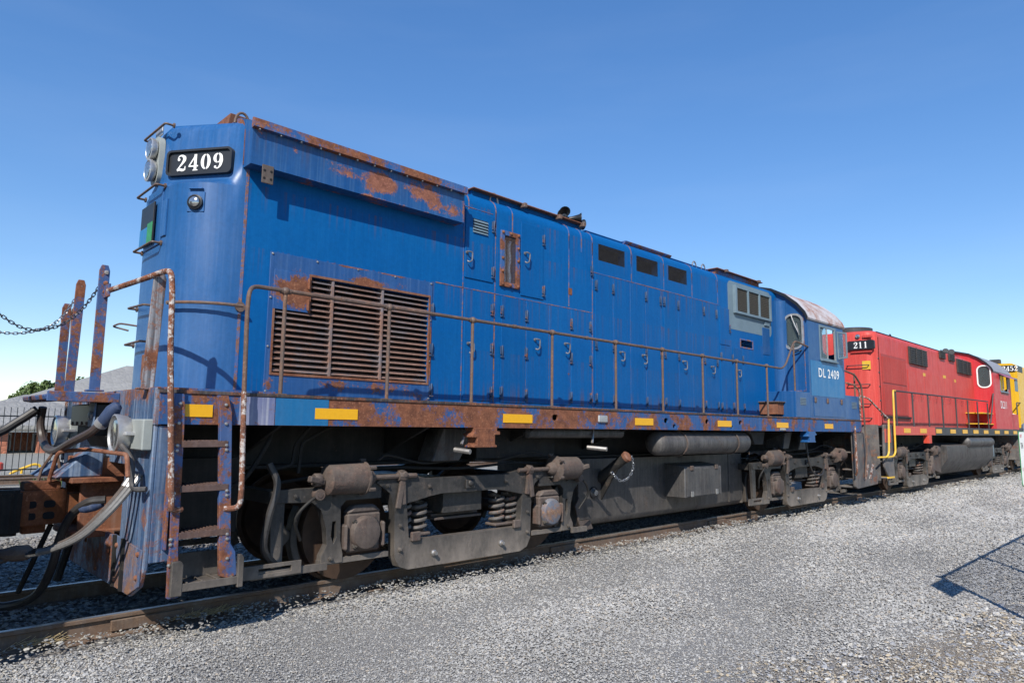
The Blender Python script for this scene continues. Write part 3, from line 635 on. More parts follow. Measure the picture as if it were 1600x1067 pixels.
for xb, zb in [(-1.0,3.355),(-.5,3.355),(0,3.355),(.5,3.355),(1.03,3.355),(1.03,2.9),(1.03,2.4),(-1.0,2.9),(-1.0,2.4),(-1.0,1.95),(1.03,1.95)]:
    MB().lathe([(0,.012),(.008,.011),(.012,.004)], (xb,-H-.012,zb), (0,-1,0), 8).obj('bolt', 'steel', lp)
# ---- radiator housing bulging from the hood top
rad = MB()
rad.prism([(-H+.02,4.17),(-1.032,4.17),(-1.032,4.535),(-1.05,4.60),(-.70,4.745),(.70,4.745),(1.05,4.60),(1.032,4.535),(1.032,4.17),(H-.02,4.17)], 'x', -1.353, 1.392)
radiator = rad.obj('radiator_housing', 'radiator', loco, .006)
MB().prism([(-1.03,4.53),(-1.092,4.535),(-1.085,4.625),(-1.045,4.64),(-1.03,4.61)], 'x', -1.365, 1.40).obj('rain_lip', 'lip', radiator)
for k in range(13): MB().lathe([(0,.013),(.016,.012),(.02,.004)], (-1.30+.222*k,-1.07,4.531), (0,-.3,-1), 8).obj('lip_bolt', 'steel', radiator)
MB().box(-1.24,-1.12,-1.046,-1.034,4.00,4.19).obj('bracket_tag', 'brown', radiator, .004)
for k in range(4): MB().cyl((-1.215+.07*(k%2),-1.0475,4.05+.08*(k//2)),(-1.215+.07*(k%2),-1.046,4.05+.08*(k//2)),.014,8).obj('tag_hole', 'dark', radiator)
# ---- rounded nose with angled number boards
def nose_plan(ch, n=9):
    """plan curve from far side to near side; ch 0 rounded, 1 chamfered"""
    pts = []
    arc = [(-1.30-.58*math.sin(a), .27+.58*math.cos(a)) for a in [math.pi/2*k/n for k in range(n+1)]]
    cha = [(-1.36+(-1.88+1.36)*k/n, .85+(.11-.85)*k/n) for k in range(n+1)]
    half = [((1-ch)*a[0]+ch*c[0], (1-ch)*a[1]+ch*c[1]) for a, c in zip(arc, cha)]
    full = [(-1.30, .85)]+half+[(x, -y) for x, y in reversed(half)]+[(-1.30, -.85)]
    return full
rows = []
for z, ch, ins in ((1.89,0,0),(2.4,0,0),(3.0,0,0),(3.6,0,0),(3.97,0,0),(4.065,1,0),(4.3,1,0),(4.60,1,0),(4.655,1,.012),(4.70,1,.045),(4.725,1,.10)):
    r = nose_plan(ch); lean = max(0, z-4.06)*.06
    rows.append([(x+ins+lean*(1 if x < -1.4 else 0), y*(.85-ins*1.6)/.85, z) for x, y in r])
nb = MB(); n = len(rows[0])
nb.add([p for r in rows for p in r], [(k*n+i, k*n+i+1, (k+1)*n+i+1, (k+1)*n+i) for k in range(len(rows)-1) for i in range(n-1)]+[tuple((len(rows)-1)*n+i for i in range(n))])
nose = nb.obj('nose', 'nose', loco, sharp=40)
MB().box(-1.315,-1.285,-H-.004,-H+.01,1.95,4.5).obj('corner_strip', 'seam', nose)
MB().prism(hood_profile(H+.006,4.75,.22,4.2)+hood_profile(H-.02,4.70,.2,4.2)[::-1],'x',-1.36,-1.29).obj('roof_band', 'lip', nose)
# number board on the near chamfer (and its twin on the far one)
for sy in (-1, 1):
    A = Vector((-1.87, sy*.11, 0)); B = Vector((-1.36, sy*.85, 0)); u = (B-A).normalized() if sy < 0 else (A-B).normalized(); O = A if sy < 0 else B
    L_ = (B-A).length; nn = Vector((u.y, -u.x, 0)); nn = nn if nn.x < 0 else -nn
    def on(t, z, off): return O+u*t+nn*off+Vector((0,0,z))
    z0, z1, t0, t1 = 4.115, 4.385, .06, .80
    if sy > 0: t0, t1 = L_-.80, L_-.06
    mb = MB(); o_ = rrect(t0, t1, z0, z1, .05); i_ = rrect(t0+.022, t1-.022, z0+.022, z1-.022, .035)
    def strip(mb, loop, f0, f1, holes=()):
        loops = [loop]+list(holes); flat = [p for l in loops for p in l]; m_ = len(flat)
        tri = tessellate_polygon([[Vector((a,b,0)) for a,b in l] for l in loops])
        fs = [tuple(i+m_ for i in t) for t in tri]; off = 0
        for l in loops:
            k = len(l); fs += [(off+i, off+(i+1)%k, m_+off+(i+1)%k, m_+off+i) for i in range(k)]; off += k
        mb.add([on(a,b,f0) for a,b in flat]+[on(a,b,f1) for a,b in flat], fs)
    strip(mb, o_, -.03, .045, [i_]); board = mb.obj('number_board', 'black', nose)
    mb = MB(); strip(mb, i_, -.03, .022); mb.obj('board_face', 'black', board)
    numerals('2409', .175, on((t0+t1)/2, (z0+z1)/2, .026), u, (0,0,1), 1.02, .16).obj('numerals', 'white', board)
# twin headlights on an oval backing
MB().prism(rrect(-.085,.155,4.06,4.585,.115,6), 'x', -1.915, -1.86).obj('headlight_plate', 'grey_paint', nose, .008)
for z in (4.21, 4.44):
    hl = MB().lathe([(0,.07),(.02,.105),(.055,.118),(.075,.118),(.08,.104),(.068,.096)], (-1.905,.035,z), (-1,0,0), 24).obj('headlight', 'silver', nose)
    MB().lathe([(0,.096),(.014,.085),(.022,.055),(.025,.01)], (-1.973,.035,z), (-1,0,0), 20).obj('lens', 'lamp_lens', nose)
MB().box(-1.90,-1.885,-.07,.14,4.59,4.70).obj('headlight_visor', 'silver', nose, .004)
# class lamp with its square plate on the rounded corner
dv = Vector((-.72,-.69,0)).normalized(); cp = Vector((-1.30,-.27,0))+dv*.58; tv = Vector((dv.y,-dv.x,0))
MB().bar(cp+tv*.085+Vector((0,0,3.77))-dv*.012, cp-tv*.085+Vector((0,0,3.77))-dv*.012, .032, .20).obj('lamp_plate', 'nose', nose, .003)
MB().lathe([(0,.075),(.03,.075),(.036,.062),(.026,.055)], cp+Vector((0,0,3.76)), dv, 20).obj('class_lamp', 'black', nose)
MB().lathe([(0,.055),(.02,.05),(.03,.03),(.032,.005)], cp+Vector((0,0,3.76))+dv*.022, dv, 18).obj('class_lamp_lens', 'lamp_lens', nose)
MB().bar(cp+tv*.07+Vector((0,0,3.90))-dv*.01, cp-tv*.07+Vector((0,0,3.90))-dv*.01, .07, .012).obj('lamp_visor', 'nose', nose, .003)
# nose hatch plates, hanging plate, grab irons
for y0, y1 in ((-.36,-.24),(.24,.42)): MB().box(-1.892,-1.872,y0,y1,3.46,3.84).obj('hatch_leaf', 'nose', nose, .004)
MB().box(-1.894,-1.874,-.235,.235,3.40,4.0).obj('nose_hatch', 'nose', nose, .004)
pb = MB().box(-1.93,-1.91,-.10,.30,3.44,3.86).obj('hanging_plate', 'black', nose, .004)
MB().box(-1.934,-1.9305,.06,.299,3.445,3.62).obj('plate_blue_panel', 'cab_patch', pb); MB().box(-1.934,-1.9305,-.099,.058,3.445,3.65).obj('plate_green_panel', 'green', pb)
def grab(ya, yb, za, zb, x0=-1.88, out=.09, par=None, r=.012):
    return MB().tube(fillet([(x0,ya,za),(x0-out,ya,za),(x0-out,ya-.04*(1 if ya>yb else -1),za-.0),(x0-out,yb,zb),(x0,yb,zb)], .025, 3), r, 7).cyl((x0,ya,za),(x0-.014,ya,za),.028,8).cyl((x0,yb,zb),(x0-.014,yb,zb),.028,8).obj('grab_iron', 'pipe', par or nose)
grab(.42,-.26,4.66,4.64,-1.84); grab(.36,-.26,3.99,3.99); grab(.34,-.26,3.40,3.40); grab(.36,-.16,2.80,2.78); grab(.38,-.12,2.42,2.42)
MB().tube(fillet([(-1.80,.62,2.66),(-1.95,.70,2.68),(-1.98,.86,2.66),(-1.84,.78,2.62)], .04, 3), .010, 6).obj('cable_hook', 'pipe', nose)
MB().box(-1.89,-1.878,-.04,.05,2.05,2.30).obj('latch_plate', 'rust', nose, .003)
# handrail round the nose corner
arc = [(-1.30-.66*math.sin(a), -.27-.66*math.cos(a), 2.76) for a in [math.radians(62-62*k/10) for k in range(11)]]
MB().tube(arc, .016, 8).lathe([(0,.05),(.02,.05)], (-1.30,-.85,2.76), (0,-1,0), 10).cyl(arc[0], (arc[0][0]+.07,arc[0][1]+.05,2.76), .02, 8).obj('nose_handrail', 'pipe', nose)
# ---- roof: hatches, horn cluster, lifting eyes
hat = MB().box(1.75,4.1,-.79,.79,4.785,4.802).obj('roof_hatch', 'rust', loco, .004)
MB().box(1.80,4.05,-.70,.70,4.71,4.786).obj('hatch_base', 'hood', hat)
for xs in (2.7, 3.45, 4.0): MB().box(xs-.03, xs+.03, -.84, -.74, 4.73, 4.80).obj('hatch_clip', 'pipe', hat, .008)
MB().prism([(-.70,4.72),(-.74,4.765),(-.74,4.775),(.74,4.775),(.74,4.765),(.70,4.72)], 'x', 5.2, 6.6).obj('roof_hatch', 'lip', loco, .004)
MB().prism([(-.66,4.72),(-.68,4.755),(.68,4.755),(.66,4.72)], 'x', 4.2, 8.0).obj('roof_walk', 'hood', loco, .004)
h3 = MB().box(8.15,10.1,-.79,.79,4.80,4.818).obj('roof_hatch', 'rust', loco, .004)
MB().box(8.2,10.05,-.72,.72,4.71,4.80).obj('hatch_base', 'lip', h3)
for xs in (8.5, 9.9): MB().box(xs-.04, xs+.04, -.83, -.76, 4.77, 4.83).obj('hatch_clip', 'pipe', h3, .008)
MB().box(2.9,3.3,-.4,.4,4.82,4.93).obj('exhaust_stub', 'rust', hat, .02)
MB().prism([(-.45,4.725),(-.5,4.86),(.5,4.86),(.45,4.725)], 'x', -1.38, -1.15).obj('roof_bracket', 'rust', loco, .006)
for xs, ys in ((-1.30,-.62),(2.2,-.70),(7.83,-.66),(7.5,-.66)):
    MB().tube([(xs+.075*math.cos(a), ys, 4.71+.13*math.sin(a)) for a in [math.pi*k/10 for k in range(11)]], .014, 8).obj('lifting_eye', 'pipe' if xs < 2 else 'steel', loco)
hs = MB().box(3.80,4.35,-.5,-.1,4.825,4.86).obj('horn_cluster', 'horn', loco, .004)
for (a, b, c, d_) in ((3.90,-.50,4.96,(-1,-.45,.05)),(4.02,-.42,5.04,(-1,-.7,.1)),(4.22,-.48,4.99,(.7,-.7,0)),(4.36,-.42,4.94,(1,-.3,0)),(3.68,-.3,4.93,(-1,.2,0))):
    MB().lathe([(-.18,.025),(-.08,.03),(-.03,.045),(.04,.066),(.07,.088),(.08,.09),(.065,.078),(0,.04)], (a,b,c), d_, 16).obj('horn_bell', 'horn', hs)
    MB().cyl((a,b,c),(a,b,4.84),.02,6).obj('horn_stem', 'horn', hs)
# ---- underframe, walkway, side sill
fr = MB().box(-2.0,13.4,-.62,-.58,1.20,1.86).box(-2.0,13.4,.58,.62,1.20,1.86).box(-2.0,13.4,-.80,-.40,1.18,1.215).box(-2.0,13.4,.40,.80,1.18,1.215)
for xs in (-1.1,.6,2.3,4.2,6.1,8.0,9.7,11.4,12.9): fr.prism([(-1.50,1.62),(-.62,1.30),(-.62,1.86),(-1.50,1.86)], 'x', xs-.02, xs+.02)
frame = fr.obj('underframe', 'grime', loco, .004)
MB().box(-2.17,13.5,-1.515,1.515,1.865,1.892).obj('walkway', 'grime', loco)
hol = [rrect(a-.055,a+.055,1.715,1.79,.035,4) for a in (2.58,5.13,6.35,7.50)]+[rrect(a-.04,a+.04,1.635,1.70,.03,3) for a in (5.36,7.18)]
side = MB().prism([(-2.17,1.61),(13.47,1.61),(13.47,1.864),(-2.17,1.864)], 'y', S, S+.03, hol).box(-2.17,13.47,S+.03,S+.12,1.61,1.625).obj('side_sill', 'sill', loco, .002)
MB().box(-2.17,13.47,1.49,1.52,1.61,1.864).obj('side_sill', 'sill', loco)
MB().box(-2.18,13.48,S-.012,S+.05,1.864,1.893).obj('walkway_edge', 'edge', loco, .003)
MB().box(-1.19,-.66,S-.005,S+.001,1.613,1.86).obj('pale_blue_patch', 'sill_pale', side)
MB().box(-1.52,-1.20,S-.005,S+.001,1.613,1.86).obj('worn_patch', 'sill_white', side)
for a, b in ((-1.975,-1.75),(-.80,-.34),(1.65,2.15),(4.31,4.77),(6.69,7.16),(8.93,9.44),(11.25,11.71)):
    MB().box(a, b, S-.0085, S-.004, 1.675, 1.778).obj('reflector', 'yellow_tape', side)
MB().box(3.44,3.64,S-.03,S,1.70,1.80).obj('step_light', 'silver', side, .012); MB().box(9.06,9.30,S-.02,S,1.625,1.67).obj('step_light', 'silver', side, .008)
# jacking pads
for xs, mt in ((1.36,'sill'),(10.5,'cab')):
    jp = MB().prism([(xs-.17,1.61),(xs-.17,1.56),(xs-.21,1.54),(xs-.21,1.50),(xs-.14,1.50),(xs-.14,1.42),(xs-.19,1.41),(xs-.19,1.385),(xs+.17,1.385),(xs+.17,1.41),(xs+.14,1.42),(xs+.14,1.53),(xs+.22,1.53),(xs+.22,1.57),(xs+.17,1.575),(xs+.17,1.61)], 'y', S-.035, S+.14).obj('jacking_pad', mt, loco, .006)
# ---- side handrail
hr = MB().tube(fillet([(-1.53,-1.62,1.9),(-1.545,-1.62,2.60),(-1.53,-1.60,2.78),(-1.45,-1.50,2.855),(-1.1,-1.47,2.862)], .09, 5)+fillet([(-1.0,-1.47,2.862),(9.38,-1.47,2.85),(9.56,-1.47,2.95),(9.93,-1.47,3.40),(10.05,-1.47,3.47),(10.6,-1.50,3.40)], .16, 5), .0195, 10).obj('handrail', 'pipe', loco)
MB().tube(fillet([(-1.62,-1.56,.91),(-1.50,-1.60,.91),(-1.50,-1.62,1.05),(-1.53,-1.62,1.9)], .07, 5), .0235, 10).obj('chipped_grab_rail', 'chipped', loco)
pst = MB().cyl((0,-1.47,1.885),(0,-1.47,2.85),.0185,10).lathe([(-.035,.02),(-.02,.036),(0,.042),(.02,.036),(.035,.02)], (0,-1.47,2.858), (0,0,1), 12).lathe([(-.05,.026),(0,.032),(.05,.026)], (0,-1.47,2.858), (1,0,0), 10).box(-.045,.045,-1.51,-1.43,1.885,1.90).obj('handrail_post', 'pipe', loco)
pst.location.x = -1.13
for a in (.03,1.19,2.57,3.93,5.13,6.33,7.51,8.70): place(pst, 'handrail_post', loco, (a,0,0))
for a in (-.55,1.85,3.25,4.55): MB().lathe([(0,.026),(.05,.026)], (a,-1.47,2.862-.0012*a), (1,0,0), 10).obj('rail_coupling', 'pipe', hr)
MB().cyl((9.95,-1.47,2.43),(9.95,-1.47,3.43),.019,8).obj('handrail_post', 'pipe', loco)
# ---- side ladder at the corner
ld = MB().prism([(-2.075,1.86),(-2.0,1.86),(-1.985,1.70),(-1.965,.62),(-1.945,.42),(-1.94,.24),(-2.02,.24),(-2.03,.62),(-2.075,1.70)], 'y', S-.05, S+.0).box(-2.075,-2.055,S-.05,S+.16,.62,1.6)
ld.prism([(-1.725,1.86),(-1.64,1.86),(-1.60,1.72),(-1.545,.62),(-1.50,.55),(-1.475,.36),(-1.53,.33),(-1.62,.36),(-1.64,.62),(-1.70,1.70)], 'y', S-.05, S+.0)
ladder = ld.obj('ladder', 'post', loco, .004)
for zt, a, b in ((1.47,-2.0,-1.62),(1.11,-1.985,-1.595),(.74,-1.965,-1.565)):
    st = MB().box(a, b, S-.05, S+.20, zt-.028, zt).box(a, b, S-.056, S-.045, zt-.045, zt+.006)
    for k in range(10): st.box(a+.02+.037*k, a+.035+.037*k, S-.05, S+.2, zt, zt+.012)
    st.obj('step', 'step', ladder, .002)
    MB().prism([(S+.005,zt-.30),(S+.13,zt-.30),(S+.22,zt-.03),(S+.005,zt-.03)], 'x', b+.01, b+.02, [[(S+.045+.058*i+.02*math.cos(q), zt-.25+.08*j+.028*math.sin(q)) for q in [2*math.pi*k/8 for k in range(8)]] for i, j in ((0,0),(1,0),(0,1),(1,1),(0,2),(1,2),(2,2))]).obj('step_gusset', 'post', ladder)
# bottom step tray
bt = MB().box(-1.94,-1.48,S-.09,S+.16,.325,.345).box(-1.94,-1.48,S-.095,S-.085,.29,.352).box(-1.94,-1.48,S+.15,S+.16,.345,.55)
for k in range(4): bt.box(-1.90+.12*k,-1.885+.12*k,S-.09,S+.16,.345,.36)
bt.obj('bottom_step', 'truck', ladder, .003)
for a, b in ((-2.02,-1.93),(-1.49,-1.44)): MB().prism([(a,.26),(b,.26),(b,.50),(b-.02,.53),(a,.53)], 'y', S-.10, S-.06).obj('step_bracket', 'truck', ladder, .006)
for zt in (1.78,1.62,1.44,1.40,1.06,1.02,.7,.66,.5):
    for xs in (-2.03,-1.66+(1.8-zt)*.07): MB().lathe([(0,.015),(.012,.013),(.016,.004)], (xs,S-.05,zt), (0,-1,0), 8).obj('bolt', 'steel', ladder)
# ---- cab
arcpts = [(0,4.86),(-.25,4.84),(-.466,4.79),(-.758,4.71),(-1.056,4.545),(-1.308,4.325),(-1.47,4.12),(-1.52,3.995)]
def arc_roof(base, off=0.0): return [(y-(off if y < -.2 else 0)*(-1 if y > 0 else 1)*(1 if abs(y) > 1.2 else .4), z+off) for y, z in base]
def cab_shell(parent, X0, X1, mats, zb, wx0, wx1, wz0, wz1, owy, owz, owr, roofmat, text=None):
    full = arcpts[::-1]+[(-y, z) for y, z in arcpts[1:]]
    left = [(-1.5, zb)]+[(max(y,-1.5), z) for y, z in reversed(arcpts)]
    outline = left+[(-y, z) for y, z in reversed(left[:-1])]
    oval = [(owy[0]+(owy[1]-owy[0])*0, 0)]
    ov = rrect(owy[0], owy[1], owz[0], owz[1], owr, 5); ov2 = [(-y, z) for y, z in ov]
    back = MB().prism(outline, 'x', X0, X0+.04, [ov, ov2]).obj('cab_back_wall', mats[0], parent)
    front = MB().prism(outline, 'x', X1-.04, X1, [ov, ov2]).obj('cab_front_wall', mats[0], parent)
    for sy in (-1, 1):
        sd = MB().prism([(X0+.04,zb),(X1-.04,zb),(X1-.04,4.0),(X0+.04,4.0)], 'y', sy*1.5, sy*1.46, [[(wx0,wz0),(wx1,wz0),(wx1,wz1),(wx0,wz1)]]).obj('cab_side_wall', mats[0], parent)
        MB().prism([(wx0-.03,wz0-.03),(wx1+.03,wz0-.03),(wx1+.03,wz1+.03),(wx0-.03,wz1+.03)], 'y', sy*1.512, sy*1.49, [[(wx0+.02,wz0+.02),(wx1-.02,wz0+.02),(wx1-.02,wz1-.02),(wx0+.02,wz1-.02)]]).obj('window_frame', 'vent_grey', sd)
        xm = wx0+(wx1-wx0)*.45
        MB().box(wx0+.02, xm, sy*1.485-.003, sy*1.485+.003, wz0+.02, wz1-.02).obj('window_pane', 'glass', sd)
        MB().box(xm-.012, xm+.025, sy*1.50-.01, sy*1.50+.01, wz0, wz1).obj('window_mullion', 'silver', sd)
        MB().box(wx1-.06, wx1-.03, sy*1.50-.01, sy*1.50+.01, wz0, wz1).obj('window_mullion', 'silver', sd)
        MB().box(wx0-.02, wx1+.02, min(sy*1.5,sy*1.56), max(sy*1.5,sy*1.56), wz0-.06, wz0-.025).obj('arm_rest', 'vent_grey', sd, .01)
    ro = [(y, z+.0) for y, z in full]; 
    top = [(y*1.012, z+.035) for y, z in full]
    rf = MB().prism(top+ro[::-1], 'x', X0-.05, X1+.06).obj('cab_roof', roofmat, parent)
    edge = [(y*1.018, z+.045) for y, z in full]; 
    MB().prism(edge+[(y*1.0, z-.012) for y, z in full[::-1]], 'x', X0-.075, X0-.045).obj('roof_edge', 'black', rf)
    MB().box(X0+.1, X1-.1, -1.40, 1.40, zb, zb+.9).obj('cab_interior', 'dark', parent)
    fr_o = rrect(owy[0]-.045, owy[1]+.045, owz[0]-.045, owz[1]+.045, owr+.04, 5)
    MB().prism(fr_o, 'x', X0-.022, X0+.01, [ov]).obj('window_gasket', 'white' if mats[0] == 'red_cab' else 'silver', back)
    MB().prism(ov, 'x', X0+.015, X0+.021).obj('window_pane', 'glass', back)
    return back, front, rf
cb, cf, crf = cab_shell(loco, 10.6, 12.6, ('cab',), 1.893, 11.25, 12.12, 3.2, 3.92, (-1.385,-1.03), (3.40,4.10), .15, 'cab_roof')
MB().box(10.70,12.53,-1.505,-1.499,2.37,3.13).obj('light_blue_patch', 'cab_patch', loco)
text_mesh('DL 2409', .20, (11.66,-1.510,2.885), (1,0,0), (0,0,1), 1.10).obj('cab_lettering', 'white', loco)
MB().prism([(-1.50,3.25),(-1.72,3.27),(-1.72,3.85),(-1.50,3.90)], 'x', 12.22, 12.25, [[(-1.53,3.29),(-1.69,3.31),(-1.69,3.82),(-1.53,3.86)]]).obj('wind_deflector', 'vent_grey', loco, .004)
MB().box(12.233,12.237,-1.69,-1.53,3.30,3.85).obj('deflector_pane', 'glass', loco)
MB().tube([(10.55,-1.18,4.12),(10.54,-1.24,3.95),(10.54,-1.33,3.72)], .010, 6).bar((10.54,-1.30,3.92),(10.54,-1.35,3.66),.012,.02).obj('wiper', 'silver', loco)
grp = MB().tube(fillet([(10.6,-1.36,3.33),(10.54,-1.36,3.33),(10.54,-1.20,3.28),(10.6,-1.20,3.28)], .03, 3), .014, 7).obj('cab_grab', 'black', loco)
for q in ((-1.435,-1.425,2.47,4.12),(-.98,-.97,2.47,4.45),(-1.435,-.97,2.46,2.475)): MB().box(10.588,10.602,*q).obj('cab_door_edge', 'seam', loco)
# filleted corner where hood meets the cab, hinge bumps
mb = MB(); A_ = [math.radians(90*k/8) for k in range(9)]
mb.prism([(10.60,-.84),(10.38,-.84)]+[(10.38+.20*math.sin(a)+.0, -.86-.20*(1-math.cos(a))) for a in A_]+[(10.60,-1.06)], 'z', 2.44, 4.45).obj('cab_fillet', 'cab', loco)
MB().box(9.86,10.20,-H-.008,-H+.002,3.22,3.80).obj('hatch_cover', 'cab', loco, .004)
# step box behind the cab, battery boxes
MB().box(9.90,10.60,-1.5,-.85,1.895,2.43).obj('battery_box', 'cab', loco, .006)
for k in range(5): MB().box(10.10,10.38,-1.512,-1.499,2.16+.032*k,2.175+.032*k).obj('box_louvre', 'vent_grey', loco)
stp = MB().prism([(-1.24,1.95),(-.84,1.95),(-.70,2.19),(-1.24,2.19)], 'x', 9.62, 9.90).obj('cab_step', 'rust', loco, .004)
MB().box(9.58,9.92,-1.28,-.66,2.19,2.215).obj('step_tread', 'brown', loco, .004)
MB().box(12.6,13.48,-1.5,1.5,1.895,2.45).obj('battery_box', 'cab', loco, .006)
for k in range(5): MB().box(12.95,13.25,-1.512,-1.499,2.16+.032*k,2.175+.032*k).obj('box_louvre', 'vent_grey', loco)
MB().box(10.78,12.45,-1.508,-1.499,1.93,2.36).obj('side_locker', 'cab', loco, .004)
for a in (10.85,11.5,12.3): MB().box(a-.05,a+.05,-1.53,-1.5,2.22,2.34).obj('locker_latch', 'pipe', loco, .015)
MB().prism(hood_profile(.85,3.3,.2,1.89), 'x', 12.6, 13.25).obj('short_hood', 'hood', loco)
# rear end railing, rear steps with stripes
MB().tube(fillet([(13.45,-1.55,.55),(13.50,-1.60,1.2),(13.35,-1.60,2.70),(13.0,-1.58,2.95),(12.62,-1.5,3.02)], .12, 5), .022, 8).obj('handrail', 'pipe', loco)
MB().tube(fillet([(12.85,-1.55,.62),(12.80,-1.60,.70),(12.80,-1.60,1.75)], .06, 4), .022, 8).obj('chipped_grab_rail', 'chipped', loco)
MB().tube(fillet([(13.95,-1.35,1.2),(13.6,-1.45,1.2),(13.35,-1.55,2.6),(13.15,-1.5,2.72),(12.65,-1.5,2.74)], .08, 4), .020, 8).obj('chipped_grab_rail', 'chipped', loco)
MB().cyl((13.2,-1.5,2.45),(13.2,-1.5,3.0),.02,8).obj('handrail_post', 'pipe', loco)
rs = MB().prism([(12.95,1.6),(13.6,1.6),(14.05,1.25),(14.05,.85),(14.55,.6),(14.45,.35),(13.1,.30),(12.95,.36)], 'y', -1.50, -1.44).box(13.0,13.9,-1.44,-1.1,.32,.36).box(13.0,13.7,-1.44,-1.2,.72,.75).box(13.0,13.6,-1.44,-1.2,1.12,1.15).obj('rear_steps', 'bumper', loco, .006)
for k in range(2): MB().prism([(13.52+.33*k,.50),(13.66+.33*k,.50),(13.90+.33*k,.84),(13.76+.33*k,.84)], 'y', -1.506, -1.4995).obj('warning_stripe', 'white_pipe', rs)
MB().box(13.6,13.66,-1.4,1.4,.5,1.85).obj('rear_pilot', 'bumper', loco)
MB().box(13.66,14.7,-.14,.14,.78,.98).obj('rear_coupler', 'coupler', loco, .02)
